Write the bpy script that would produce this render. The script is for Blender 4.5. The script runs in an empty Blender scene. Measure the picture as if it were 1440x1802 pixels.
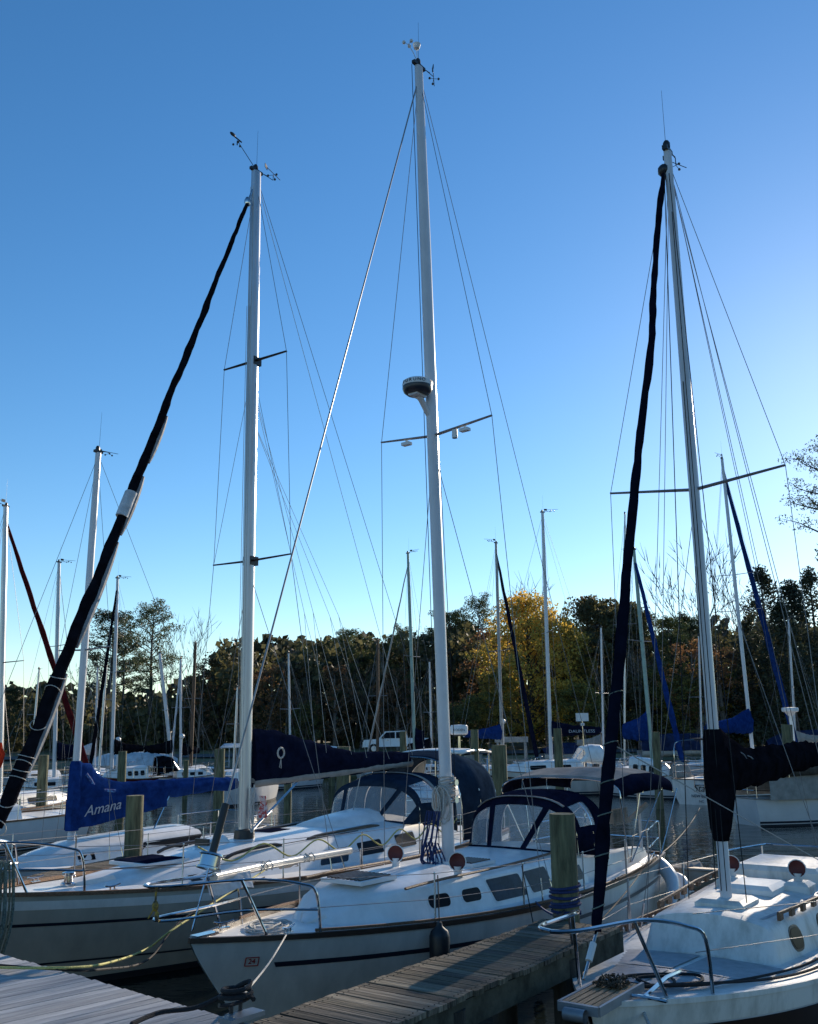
import bpy, math, random
from mathutils import Vector, Matrix, noise
random.seed(7)
PI=math.pi; R=math.radians
scn=bpy.context.scene
# ---------------------------------------------------------------- camera
CAMZ=3.6; FPX=1650.0
CM=Matrix.Rotation(PI/2+R(13.0),3,'X')@Matrix.Rotation(R(-0.7),3,'Z')
cd=bpy.data.cameras.new('camera'); cam=bpy.data.objects.new('camera',cd); scn.collection.objects.link(cam)
cam.matrix_world=Matrix.Translation((0,0,CAMZ))@CM.to_4x4()
cd.sensor_fit='HORIZONTAL'; cd.sensor_width=36; cd.lens=36*FPX/1440; cd.clip_end=6000; cd.clip_start=.1
scn.camera=cam
# ---------------------------------------------------------------- light
SUN_AZ=R(29); SUN_EL=R(18)
w=bpy.data.worlds.new("World"); scn.world=w; w.use_nodes=True
nt=w.node_tree; sky=nt.nodes.new('ShaderNodeTexSky'); sky.sky_type='NISHITA'; sky.sun_disc=False
sky.sun_elevation=SUN_EL; sky.sun_rotation=SUN_AZ; sky.air_density=1.0; sky.dust_density=.09; sky.ozone_density=3.0
hs=nt.nodes.new('ShaderNodeHueSaturation'); hs.inputs['Saturation'].default_value=1.23; hs.inputs['Hue'].default_value=.501; nt.links.new(sky.outputs[0],hs.inputs['Color']); nt.links.new(hs.outputs[0],nt.nodes['Background'].inputs[0]); nt.nodes['Background'].inputs[1].default_value=.10
sl=bpy.data.lights.new('sun','SUN'); sl.energy=4.3; sl.angle=R(.5); sl.color=(1,.86,.68)
so=bpy.data.objects.new('sun',sl); scn.collection.objects.link(so)
sd=Vector((math.sin(SUN_AZ)*math.cos(SUN_EL),math.cos(SUN_AZ)*math.cos(SUN_EL),math.sin(SUN_EL)))
so.rotation_euler=sd.to_track_quat('Z','Y').to_euler()
scn.view_settings.view_transform='Standard'; scn.view_settings.look='None'; scn.view_settings.gamma=1
scn.view_settings.exposure=.74
# ---------------------------------------------------------------- pixel helpers (photo 1440x1802)
def ray(x,y): return CM@Vector(((x-720)/FPX,-(y-901)/FPX,-1))
CAM=Vector((0,0,CAMZ))
def atz(x,y,z): r=ray(x,y); return CAM+r*((z-CAMZ)/r.z)
def atY(x,y,Y): r=ray(x,y); return CAM+r*(Y/r.y)
def over(b,x,y): # point on the pixel's ray nearest to the vertical through b
    r=ray(x,y); return CAM+r*((b[0]*r.x+b[1]*r.y)/(r.x**2+r.y**2))
# ---------------------------------------------------------------- materials
def mat(name,col,rough=.5,metal=0,var=.12,sc=4,bump=0,bsc=40,coat=0,spec=.5,alpha=1,stretch=None,attr=False,trans=0,col2=None,thr=None,rotz=None):
    m=bpy.data.materials.new(name); m.use_nodes=True; n=m.node_tree.nodes; l=m.node_tree.links
    b=n['Principled BSDF']; b.inputs['Roughness'].default_value=rough; b.inputs['Metallic'].default_value=metal
    b.inputs['Coat Weight'].default_value=coat; b.inputs['Alpha'].default_value=alpha; b.inputs['Specular IOR Level'].default_value=spec
    b.inputs['Transmission Weight'].default_value=trans
    tc=n.new('ShaderNodeTexCoord'); mp=n.new('ShaderNodeMapping'); l.new(tc.outputs['Object'],mp.inputs[0])
    if stretch: mp.inputs['Scale'].default_value=stretch
    if rotz is not None: mp.vector_type='TEXTURE'; mp.inputs['Rotation'].default_value=(0,0,rotz)
    t=n.new('ShaderNodeTexNoise'); t.inputs['Scale'].default_value=sc; t.inputs['Detail'].default_value=6; t.inputs['Roughness'].default_value=.65
    l.new(mp.outputs[0],t.inputs[0])
    r=n.new('ShaderNodeValToRGB'); l.new(t.outputs[0],r.inputs[0])
    c2=col2 or tuple(max(0,c*(1-var*2)) for c in col); c1=col if col2 else tuple(min(1,c*(1+var)) for c in col)
    r.color_ramp.elements[0].color=(*c2,1); r.color_ramp.elements[1].color=(*c1,1)
    a,bb=thr or (.3,.7); r.color_ramp.elements[0].position=a; r.color_ramp.elements[1].position=bb
    out=r.outputs[0]
    if attr:
        at=n.new('ShaderNodeAttribute'); at.attribute_name='rnd'
        mx=n.new('ShaderNodeMix'); mx.data_type='RGBA'; mx.blend_type='MULTIPLY'; mx.inputs[0].default_value=1
        l.new(out,mx.inputs[6]); l.new(at.outputs['Color'],mx.inputs[7]); out=mx.outputs[2]
    l.new(out,b.inputs['Base Color'])
    if bump:
        t2=n.new('ShaderNodeTexNoise'); t2.inputs['Scale'].default_value=bsc; t2.inputs['Detail'].default_value=4; l.new(mp.outputs[0],t2.inputs[0])
        bp=n.new('ShaderNodeBump'); bp.inputs['Strength'].default_value=bump; bp.inputs['Distance'].default_value=.02
        l.new(t2.outputs[0],bp.inputs['Height']); l.new(bp.outputs[0],b.inputs['Normal'])
    return m
G={}
G['gel']=mat('white_gelcoat',(.80,.79,.76),.36,var=.09,sc=3.2,coat=.15,stretch=(1,1,.5))
G['gelold']=mat('weathered_gelcoat',(.74,.71,.66),.5,col2=(.44,.42,.37),thr=(.30,.56),sc=4,stretch=(1,1,.3),bump=.06,bsc=20)
G['hull']=mat('cream_hull_paint',(.58,.55,.50),.2,var=.12,sc=2.2,stretch=(1,1,.25),coat=.35,bump=.04,bsc=1.5)
G['hullb']=mat('beige_hull_paint',(.46,.43,.37),.2,var=.10,sc=2.2,stretch=(1,1,.25),coat=.35,bump=.04,bsc=1.5)
G['hullw']=mat('white_hull_paint',(.58,.59,.6),.3,var=.08,sc=1)
G['nonskid']=mat('grey_nonskid_deck',(.42,.42,.43),.8,var=.12,sc=9,bump=.35,bsc=260)
G['bottom']=mat('dark_antifouling',(.015,.02,.03),.7)
G['bot_red']=mat('red_antifouling',(.10,.02,.015),.7)
G['stripe']=mat('navy_stripe',(.012,.016,.03),.35)
G['brown']=mat('dark_brown_stripe',(.035,.018,.012),.4)
G['bstripe']=mat('blue_stripe',(.03,.1,.3),.35)
G['teak']=mat('weathered_teak',(.20,.10,.05),.6,var=.35,sc=6,stretch=(1,14,14),bump=.3)
G['teakl']=mat('sun_bleached_teak',(.34,.19,.09),.65,var=.3,sc=6,stretch=(1,14,14),bump=.3)
G['mast']=mat('white_painted_aluminium',(.60,.61,.64),.33,var=.05,sc=2,coat=.2)
G['alu']=mat('anodised_aluminium',(.52,.53,.55),.38,metal=.75,var=.1,sc=3,stretch=(1,1,.15))
G['alud']=mat('dull_grey_aluminium',(.3,.3,.31),.45,metal=.5,var=.15)
G['green']=mat('pale_green_spar',(.30,.42,.36),.5)
G['wood']=mat('brown_wooden_pole',(.13,.08,.05),.8,var=.3,stretch=(6,6,.4),bump=.3)
G['steel']=mat('polished_stainless',(.52,.52,.53),.12,metal=1,var=.05)
G['wire']=mat('stainless_wire',(.20,.20,.21),.55,metal=.6,var=.1)
G['black']=mat('black_plastic',(.012,.012,.014),.45)
G['navyd']=mat('near_black_navy_canvas',(.006,.008,.018),.95,var=.25,sc=5,bump=.5,bsc=14,spec=0)
G['navy']=mat('navy_canvas',(.008,.011,.028),.95,var=.25,sc=5,bump=.5,bsc=14,spec=0)
G['navyt']=mat('dark_teal_canvas',(.02,.035,.06),.8,var=.2,sc=4,bump=.4,bsc=14,spec=0)
G['blackc']=mat('black_canvas',(.009,.009,.013),.95,var=.3,sc=5,bump=.5,bsc=12,spec=0)
G['blue']=mat('royal_blue_canvas',(.012,.04,.17),.8,var=.25,sc=5,bump=.45,bsc=12,spec=0)
G['bluew']=mat('faded_blue_canvas_edge',(.12,.32,.62),.8,var=.4,sc=20,thr=(.45,.6),col2=(.012,.045,.22))
G['red']=mat('red_canvas',(.30,.03,.015),.8,var=.3,sc=7,bump=.5,bsc=14,spec=0)
G['dred']=mat('dark_red_canvas',(.07,.012,.015),.85,var=.3,spec=0)
G['tan']=mat('grey_tan_canvas',(.30,.29,.27),.8,var=.15,sc=3,bump=.3,bsc=10,spec=0)
G['brownc']=mat('brown_grey_canvas',(.09,.08,.07),.85,var=.3,sc=4,bump=.4,bsc=10,spec=0)
G['sail']=mat('white_sailcloth',(.55,.56,.58),.7,var=.15,sc=8,bump=.4,bsc=16)
G['gsail']=mat('grey_sailcloth',(.26,.27,.29),.75,var=.25,sc=6,bump=.4,bsc=16)
G['glass']=mat('dark_window_glass',(.010,.012,.016),.3,var=.2,spec=.08)
G['smoke']=mat('smoked_acrylic',(.025,.035,.055),.2,var=.3,spec=.15)
G['vinyl']=mat('clear_vinyl',(.60,.64,.68),.15,alpha=.35,var=.1,bump=.35,bsc=6)
G['rope']=mat('white_rope',(.50,.49,.46),.85,var=.2,sc=60,bump=.6,bsc=120)
G['ropey']=mat('yellow_rope',(.50,.47,.16),.8,var=.2,sc=60,bump=.5,bsc=120)
G['ropeg']=mat('grey_green_rope',(.17,.21,.18),.85,var=.4,sc=40,bump=.6,bsc=120)
G['ropeb']=mat('blue_rope',(.012,.03,.12),.85,var=.3,sc=60,bump=.5,bsc=120)
G['ropek']=mat('black_rope',(.012,.012,.015),.85,var=.3,sc=60,bump=.5,bsc=120)
G['ropew']=mat('tan_rope',(.33,.28,.2),.85,var=.3,sc=60,bump=.5,bsc=120)
G['rust']=mat('rusty_chain',(.12,.08,.05),.7,metal=.5,var=.4,sc=30)
G['yellow']=mat('dirty_yellow_plastic',(.35,.24,.03),.7,col2=(.04,.035,.03),sc=14,thr=(.42,.55))
G['vent']=mat('white_cowl_vent',(.6,.6,.6),.35)
G['ventr']=mat('dark_red_vent_mouth',(.10,.012,.01),.6)
G['pier']=mat('weathered_grey_planks',(.21,.18,.14),.92,col2=(.045,.038,.03),thr=(.32,.62),sc=2.2,stretch=(1.6,.06,.3),rotz=R(-36),bump=1,bsc=3.2,attr=True,spec=.25)
G['comp']=mat('grey_composite_boards',(.47,.46,.44),.75,col2=(.26,.26,.26),thr=(.35,.65),sc=1.6,stretch=(1.2,.12,1),rotz=R(54-6),bump=.15,bsc=30,attr=True)
G['beam']=mat('pressure_treated_beam',(.085,.08,.06),.95,var=.35,sc=4,bump=.5,bsc=18,spec=.2)
G['pile']=mat('green_treated_piling',(.15,.15,.085),.9,var=.35,sc=3.5,stretch=(4,4,.5),bump=.7,bsc=26)
G['pileb']=mat('wet_dark_piling',(.035,.032,.026),.8,var=.35,sc=3.5,stretch=(4,4,.5),bump=.7,bsc=26)
G['bark']=mat('bark',(.07,.055,.045),.9,var=.3,bump=.5,bsc=20)
G['barkg']=mat('grey_bark',(.16,.14,.125),.9,var=.25)
def leafmat(name,c,c2,tl=.35):
    m=mat(name,c,.6,col2=c2,sc=.5,thr=(.38,.62),attr=True); n=m.node_tree.nodes; l=m.node_tree.links
    b=n['Principled BSDF']; t=n.new('ShaderNodeBsdfTranslucent'); mx=n.new('ShaderNodeMixShader'); mx.inputs[0].default_value=tl
    oi=n.new('ShaderNodeObjectInfo'); rp=n.new('ShaderNodeValToRGB'); rp.color_ramp.elements[0].color=(.62,.6,.62,1); rp.color_ramp.elements[1].color=(1.6,1.35,1.05,1); l.new(oi.outputs['Random'],rp.inputs[0]); m2=n.new('ShaderNodeMix'); m2.data_type='RGBA'; m2.blend_type='MULTIPLY'; m2.inputs[0].default_value=1; l.new(b.inputs['Base Color'].links[0].from_socket,m2.inputs[6]); l.new(rp.outputs[0],m2.inputs[7]); l.new(m2.outputs[2],b.inputs['Base Color'])
    src=b.inputs['Base Color'].links[0].from_socket; l.new(src,t.inputs[0]); l.new(b.outputs[0],mx.inputs[1]); l.new(t.outputs[0],mx.inputs[2])
    l.new(mx.outputs[0],n['Material Output'].inputs[0]); return m
G['pineleaf']=leafmat('pine_needles',(.085,.115,.045),(.04,.06,.028))
G['cedleaf']=leafmat('cedar_foliage',(.06,.075,.045),(.03,.042,.03))
G['goldleaf']=leafmat('golden_autumn_leaves',(.60,.42,.08),(.27,.26,.07),.5)
G['oliveleaf']=leafmat('olive_green_leaves',(.22,.22,.06),(.10,.11,.04),.45)
G['brownleaf']=leafmat('russet_leaves',(.24,.14,.07),(.10,.075,.045),.45)
G['darkleaf']=leafmat('dark_evergreen_leaves',(.105,.11,.055),(.055,.06,.035),.45)
G['red2']=mat('red_marking',(.35,.02,.015),.5); G['letter']=mat('dark_lettering',(.02,.025,.04),.5)
G['letterw']=mat('pale_lettering',(.42,.46,.52),.6); G['white']=mat('white_plastic',(.66,.67,.68),.4,var=.05)
G['truck']=mat('white_truck_paint',(.62,.63,.65),.25,coat=.6,var=.03); G['tyre']=mat('tyre_rubber',(.015,.015,.015),.9)
G['tarp']=mat('navy_tarpaulin',(.02,.03,.07),.7,var=.3,sc=2,bump=.8,bsc=4,spec=0)
G['tarpl']=mat('pale_blue_tarpaulin',(.38,.48,.54),.7,var=.2,sc=2,bump=.6,bsc=4)
G['grass']=mat('autumn_grass_bank',(.16,.15,.05),.95,var=.4,sc=.35,col2=(.06,.05,.03),bump=.6,bsc=8)
G['leafl']=mat('fallen_leaf_litter',(.34,.21,.09),.95,var=.5,sc=3,bump=.8,bsc=20)
G['fence']=mat('white_fence_paint',(.55,.57,.6),.6)
G['asph']=mat('asphalt_road',(.07,.07,.072),.9,var=.2)
# ---------------------------------------------------------------- mesh builder
class MB:
    def __init__(s): s.v=[]; s.f=[]; s.m=[]; s.c=[]; s.cm=0; s.cc=1.0
    def add(s,vs,fs):
        o=len(s.v); s.v+= [tuple(p) for p in vs]
        for f in fs: s.f.append(tuple(i+o for i in f)); s.m.append(s.cm); s.c.append(s.cc)
        return s
    def box(s,c,sz,rot=None,b=0):
        x,y,z=[q/2 for q in sz]; vs=[Vector((i*x,j*y,k*z)) for i in(-1,1) for j in(-1,1) for k in(-1,1)]
        if rot: vs=[rot@p for p in vs]
        c=Vector(c); return s.add([p+c for p in vs],[(0,1,3,2),(4,6,7,5),(0,4,5,1),(2,3,7,6),(0,2,6,4),(1,5,7,3)])
    def tube(s,pts,r,n=7,sq=1,caps=True,closed=False,flat=None):
        pts=[Vector(p) for p in pts]; k=len(pts); rs=r if isinstance(r,(list,tuple)) else [r]*k
        up=None; vs=[]
        for i,p in enumerate(pts):
            a=pts[(i-1)%k] if (i>0 or closed) else p; b=pts[(i+1)%k] if (i<k-1 or closed) else p
            t=(b-a)
            if t.length<1e-9: t=Vector((0,0,1))
            t.normalize()
            if up is None:
                up=flat.copy() if flat else (Vector((1,0,0)) if abs(t.x)<.8 else Vector((0,1,0)))
            up=(up-t*up.dot(t)); 
            if up.length<1e-6: up=t.orthogonal()
            up.normalize(); sd_=t.cross(up)
            for j in range(n):
                a_=2*PI*(j+.5*(n==4))/n; vs.append(p+up*math.cos(a_)*rs[i]+sd_*math.sin(a_)*rs[i]*sq)
        fs=[]
        for i in range(k if closed else k-1):
            i2=(i+1)%k
            for j in range(n): fs.append((i*n+j,i*n+(j+1)%n,i2*n+(j+1)%n,i2*n+j))
        if caps and not closed: fs+= [tuple(range(n-1,-1,-1)),tuple(range((k-1)*n,k*n))]
        return s.add(vs,fs)
    def grid(s,rows,close=False):
        n=len(rows[0]); vs=[p for r_ in rows for p in r_]; fs=[]
        for i in range(len(rows)-1):
            for j in range(n if close else n-1):
                fs.append((i*n+j,i*n+(j+1)%n,(i+1)*n+(j+1)%n,(i+1)*n+j))
        return s.add(vs,fs)
    def prism(s,poly,d):  # poly list of Vector, extruded by vector d
        n=len(poly); d=Vector(d); vs=[Vector(p) for p in poly]+[Vector(p)+d for p in poly]
        return s.add(vs,[tuple(range(n)),tuple(range(2*n-1,n-1,-1))]+[(i,n+i,n+(i+1)%n,(i+1)%n) for i in range(n)])
    def lathe(s,prof,c=(0,0,0),n=16,rot=None):
        c=Vector(c); rows=[]
        for r_,z in prof:
            row=[]
            for j in range(n):
                p=Vector((r_*math.cos(2*PI*j/n),r_*math.sin(2*PI*j/n),z)); row.append((rot@p if rot else p)+c)
            rows.append(row)
        s.grid(rows,True); o=len(s.v)
        return s
    def sphere(s,c,r,n=8,sz=(1,1,1)):
        k=n//2+1; prof=[(math.sin(PI*i/k)*r,-math.cos(PI*i/k)*r) for i in range(k+1)]; prof[0]=(.001*r,-r); prof[-1]=(.001*r,r)
        o=len(s.v); s.lathe(prof,(0,0,0),n); c=Vector(c)
        for i in range(o,len(s.v)): p=s.v[i]; s.v[i]=(p[0]*sz[0]+c.x,p[1]*sz[1]+c.y,p[2]*sz[2]+c.z)
        return s
    def build(s,name,mats,parent=None,smooth=True,attr=False,ang=40):
        me=bpy.data.meshes.new(name); me.from_pydata(s.v,[],s.f)
        if not isinstance(mats,(list,tuple)): mats=[mats]
        for m in mats: me.materials.append(G[m] if isinstance(m,str) else m)
        me.polygons.foreach_set('material_index',s.m)
        if attr:
            ca=me.color_attributes.new('rnd','FLOAT_COLOR','CORNER'); buf=[]
            for p in me.polygons:
                c=s.c[p.index]; c=c if isinstance(c,tuple) else (c,c,c)
                buf+= [*c,1.0]*p.loop_total
            ca.data.foreach_set('color',buf)
        if smooth:
            me.polygons.foreach_set('use_smooth',[True]*len(me.polygons))
            try: me.set_sharp_from_angle(angle=R(ang))
            except Exception: pass
        me.update()
        o=bpy.data.objects.new(name,me); scn.collection.objects.link(o)
        if parent: o.parent=parent
        return o
def tag(o,label=None,cat=None,group=None,kind=None):
    if label:o['label']=label
    if cat:o['category']=cat
    if group:o['group']=group
    if kind:o['kind']=kind
    return o
def empty(name,loc,rz=0):
    o=bpy.data.objects.new(name,None); o.location=loc; o.rotation_euler=(0,0,rz); scn.collection.objects.link(o); o.empty_display_size=.3; return o
def lerp(a,b,t): return a+(b-a)*t
def rough(mb,amp,sc,seed=0,ax=2):
    for i,p in enumerate(mb.v):
        q=Vector(p); n=noise.noise_vector(Vector((q.x*sc,q.y*sc,q.z*sc*.45+seed)))+.5*noise.noise_vector(q*sc*2.3); mb.v[i]=tuple(q+n*amp)
    return mb
def interp(tab,x):
    if x<=tab[0][0]: return tab[0][1]
    for (a,b),(c,d) in zip(tab,tab[1:]):
        if x<=c: return b+(d-b)*(x-a)/(c-a)
    return tab[-1][1]
def smooth_path(pts,k=6):
    pts=[Vector(p) for p in pts]; out=[]
    for i in range(len(pts)-1):
        p0=pts[max(i-1,0)];p1=pts[i];p2=pts[i+1];p3=pts[min(i+2,len(pts)-1)]
        for j in range(k):
            t=j/k; out.append(.5*((2*p1)+(p2-p0)*t+(2*p0-5*p1+4*p2-p3)*t*t+(3*p1-p0-3*p2+p3)*t**3))
    out.append(pts[-1]); return out
def sag(a,b,s,n=10):
    a=Vector(a);b=Vector(b); return [a.lerp(b,i/n)-Vector((0,0,4*s*(i/n)*(1-i/n))) for i in range(n+1)]
def text(parent,s,size,mtx,m,name='lettering',shear=0,ext=.002,sx=1,label=None):
    cu=bpy.data.curves.new(name,'FONT'); cu.body=s; cu.size=size; cu.extrude=ext; cu.align_x='CENTER'; cu.align_y='CENTER'; cu.shear=shear; cu.resolution_u=3
    tmp=bpy.data.objects.new('tmp',cu); scn.collection.objects.link(tmp)
    dg=bpy.context.evaluated_depsgraph_get(); me=bpy.data.meshes.new_from_object(tmp.evaluated_get(dg)); bpy.data.objects.remove(tmp)
    me.materials.clear(); me.materials.append(G[m])
    S=Matrix.Diagonal((sx,1,1,1)); me.transform(mtx@S); o=bpy.data.objects.new(name,me); scn.collection.objects.link(o); o.parent=parent
    if label:o['label']=label
    return o
def frame_mtx(origin,xdir,updir):
    x=Vector(xdir).normalized(); y=Vector(updir); y=(y-x*y.dot(x)).normalized(); z=x.cross(y)
    m=Matrix((x,y,z)).transposed().to_4x4(); m.translation=Vector(origin); return m
# ---------------------------------------------------------------- boat builder
class Boat:
    def __init__(s,label,bow,ang,L,B,zb,zm,zs,ov=1.1,sov=.4,sf=.72,tm=.55,group=None,name='sailboat',cat='sailboat',full=2.2,bot=-.35):
        s.L,s.B,s.zb,s.zm,s.zs,s.ov,s.sov,s.sf,s.tm,s.full,s.bot=L,B,zb,zm,zs,ov,sov,sf,tm,full,bot
        s.rz=PI/2-R(ang); s.root=empty(name,(bow[0],bow[1],0),s.rz); tag(s.root,label,cat,group)
        s.M=Matrix.Translation((bow[0],bow[1],0))@Matrix.Rotation(s.rz,4,'Z'); s.Mi=s.M.inverted()
    def loc(s,p): return s.Mi@Vector(p)
    def pz(s,x,y,z): return s.loc(atz(x,y,z))
    def pover(s,b,x,y): return s.loc(over(s.M@Vector(b),x,y))
    def onX(s,px,py,X): # point on pixel ray in local plane x=X
        o=s.loc(CAM); d=s.loc(CAM+ray(px,py))-o; return o+d*((X-o.x)/d.x)
    def onY(s,px,py,Y):
        o=s.loc(CAM); d=s.loc(CAM+ray(px,py))-o; return o+d*((Y-o.y)/d.y)
    def bd(s,t):
        t=max(0,min(1,t))
        if t<s.tm: return s.B/2*(1-((s.tm-t)/s.tm)**s.full)
        return s.B/2*(1-(1-s.sf)*((t-s.tm)/(1-s.tm))**2)
    def sheer(s,t):
        k=.62
        return s.zm+(s.zb-s.zm)*((k-t)/k)**2 if t<k else s.zm+(s.zs-s.zm)*((t-k)/(1-k))**2
    def P(s,t,v,off=0,side=-1):
        zt=s.sheer(t); z=zt*(1-v)+s.bot*v
        x=t*s.L+s.ov*(v**1.15)*(1-t)**2.5-s.sov*v*t**5
        wv=lerp(.93,.30,min(1,t*2.2)**.8)+.15*max(0,t-.7)/.3; pw=lerp(1.0,2.3,min(1,t*1.8))
        y=s.bd(t)*(1-wv*v**pw)+off
        if t==0: y=off+.012
        return Vector((x,side*y,z))
    def hull(s,m='hull',boot='stripe',bottom='bottom',zboot=.30,cove=None,covev=(.13,.16),covet=(.08,.97),n=30,wide=None):
        mb=MB(); ts=[(i/n)**1.25 for i in range(n+1)]; nv=12
        for side in (-1,1):
            rows=[[s.P(t,j/nv,0,side) for j in range(nv+1)] for t in ts]
            o=len(mb.f); mb.grid(rows)
            if side==1: mb.f[o:]=[tuple(reversed(f)) for f in mb.f[o:]]
        # transom
        a=[s.P(1,j/nv,0,-1) for j in range(nv+1)]; b=[s.P(1,j/nv,0,1) for j in range(nv+1)]
        mb.grid([a,b]); h=mb.build('hull',m,s.root); s.hullo=h
        # boot stripe + bottom paint as skins hugging the hull
        def band(z0,z1,off,nm,mt,t0=0.0,t1=1.0):
            mb=MB()
            for side in (-1,1):
                rows=[]
                for i in range(n+1):
                    t=t0+(t1-t0)*(i/n)**1.25; zt=s.sheer(t); row=[]
                    for z in (z0,(z0+z1)/2,z1):
                        v=(zt-z)/(zt-s.bot); row.append(s.P(t,max(0,min(1,v)),off,side))
                    rows.append(row)
                mb.grid(rows)
            return mb.build(nm,mt,s.root)
        if boot: band(zboot,zboot+.07,.005,'boot_stripe',boot)
        band(s.bot+.002,zboot-.03 if boot else zboot,.004,'bottom_paint',bottom)
        if cove: s.cove(cove,*covev,*covet)
        if wide: s.cove(wide[0],wide[1],wide[2],0,1,name='hull_band')
    def cove(s,m,v0,v1,t0,t1,name='cove_stripe'):
        mb=MB()
        for side in(-1,1):
            rows=[[s.P(t0+(t1-t0)*i/30,v,.006,side) for v in (v0,(v0+v1)/2,v1)] for i in range(31)]; mb.grid(rows)
        mb.build(name,m,s.root)
    def deck(s,m='gel',rail='teak',rh=.05,rw=.035,n=30,camb=.05,rlabel=None,skirt=None):
        mb=MB(); rows=[]
        for i in range(n+1):
            t=(i/n)**1.2; b=s.bd(t)-.01; z=s.sheer(t); x=t*s.L
            rows.append([Vector((x,b*u,z-.004+camb*(1-u*u)*min(1,b))) for u in (-1,-.85,-.6,-.3,0,.3,.6,.85,1)])
        mb.grid(rows).build('deck',m,s.root)
        if rail:
            mb=MB()
            for side in(-1,1):
                pts=[Vector(((i/n)**1.2*s.L,side*(s.bd((i/n)**1.2)-.005),s.sheer((i/n)**1.2)+rh/2)) for i in range(n+1)]
                mb.tube(pts,rw,4,sq=rh/rw*.7 if 0 else 1,flat=Vector((0,0,1)))
            a=Vector((s.L,-s.bd(1),s.sheer(1)+rh/2)); b=Vector((s.L,s.bd(1),s.sheer(1)+rh/2)); mb.tube([a,b],rw,4,flat=Vector((0,0,1)))
            o=mb.build('toe_rail',rail,s.root)
            if rlabel:o['label']=rlabel
    def cabin(s,st,m='gel',name='cabin',inset=True,camb=.06,slope=.35,z0=None,label=None):
        """st: (x,halfwidth base,halfwidth top,height above sheer)"""
        s.st=st; mb=MB(); rows=[]
        for (x,wb,wt,h) in st:
            zb=(s.sheer(x/s.L) if z0 is None else z0)-.03; H=h+.03; pts=[]
            half=[(wb,0),(lerp(wb,wt,.5),H*.5),(lerp(wb,wt,.88),H*.86),(wt-.02,H*.95),(wt-.07,H*1.0),(wt*.6,H+camb*.6),(wt*.3,H+camb*.9)]
            row=[Vector((x,-y,zb+z)) for y,z in half]+[Vector((x,0,zb+H+camb))]+[Vector((x,y,zb+z)) for y,z in reversed(half)]
            rows.append(row)
        mb.grid(rows)
        mb.add(rows[-1],[tuple(range(len(rows[-1])))]); mb.add(rows[0],[tuple(reversed(range(len(rows[0]))))])
        o=mb.build(name,m,s.root); s.cab=o
        if label:o['label']=label
        return o
    def cs(s,x,f,side=-1,off=0):  # point on cabin side; f 0 base .. 1 top
        c=[[interp([(q[0],q[k]) for q in s.st],x) for k in (1,2,3)]][0]
        zb=s.sheer(x/s.L)-.03; H=c[2]+.03
        return Vector((x,side*(lerp(c[0],c[1],f)+off),zb+H*f*.98))
    def ctop(s,x,y=0,dz=0):
        c=[interp([(q[0],q[k]) for q in s.st],x) for k in (1,2,3)]; u=min(1,abs(y)/max(.1,c[1]))
        return Vector((x,y,s.sheer(x/s.L)+c[2]+.06*(1-u)+dz))
    def deckz(s,x,y=0): t=x/s.L; b=max(.05,s.bd(t)); return s.sheer(t)+.05*(1-min(1,abs(y)/b)**2)*min(1,b)
    def window(s,x0,x1,f0,f1,sk=0,glass='glass',frame='white',round_=.3,side=-1,fr=.025,name='window',parent=None):
        w_,h_=x1-x0,1; pts=[]; n=4
        hh=(s.cs(x0,f1)-s.cs(x0,f0)).length; r=min(w_,hh)*round_
        def ol(g):
            out=[]
            for cx,cz,a0 in ((x1-r,f1-r/hh*(f1-f0),0),(x0+r,f1-r/hh*(f1-f0),90),(x0+r,f0+r/hh*(f1-f0),180),(x1-r,f0+r/hh*(f1-f0),270)):
                for k in range(n+1):
                    a=R(a0+90*k/n); x=cx+(r+g)*math.cos(a); f=cz+(r+g)/hh*(f1-f0)*math.sin(a)
                    out.append((x+sk*((f-f0)/(f1-f0)),f))
            return out
        mb=MB(); po=[s.cs(x,f,side,.008) for x,f in ol(fr)]; mb.prism(po,(0,-side*.05,0)); fo=mb.build(name,frame,parent or s.root,smooth=False)
        mb=MB(); po=[s.cs(x,f,side,.013) for x,f in ol(0)]; mb.prism(po,(0,-side*.02,0)); g=mb.build('pane',glass,fo,smooth=False)
        return fo
    def hatch(s,x,y,lx,ly,m='smoke',slats=0,onroof=True,frame='white',name='hatch',h=.05,label=None):
        c=s.ctop(x,y) if onroof else Vector((x,y,s.deckz(x,y)))
        c.z+=.0; mb=MB(); mb.box(c+Vector((0,0,h/2)),(lx+.1,ly+.1,h)); fo=mb.build(name,frame,s.root,smooth=False)
        if label: fo['label']=label
        mb=MB()
        if slats:
            for i in range(slats): mb.box(c+Vector((0,-ly/2+ly*(i+.5)/slats,h+.008)),(lx,ly/slats*.55,.016))
            mb.build('grate',m,fo,smooth=False)
        else: mb.box(c+Vector((0,0,h+.006)),(lx,ly,.012)).build('pane',m,fo,smooth=False)
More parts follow.
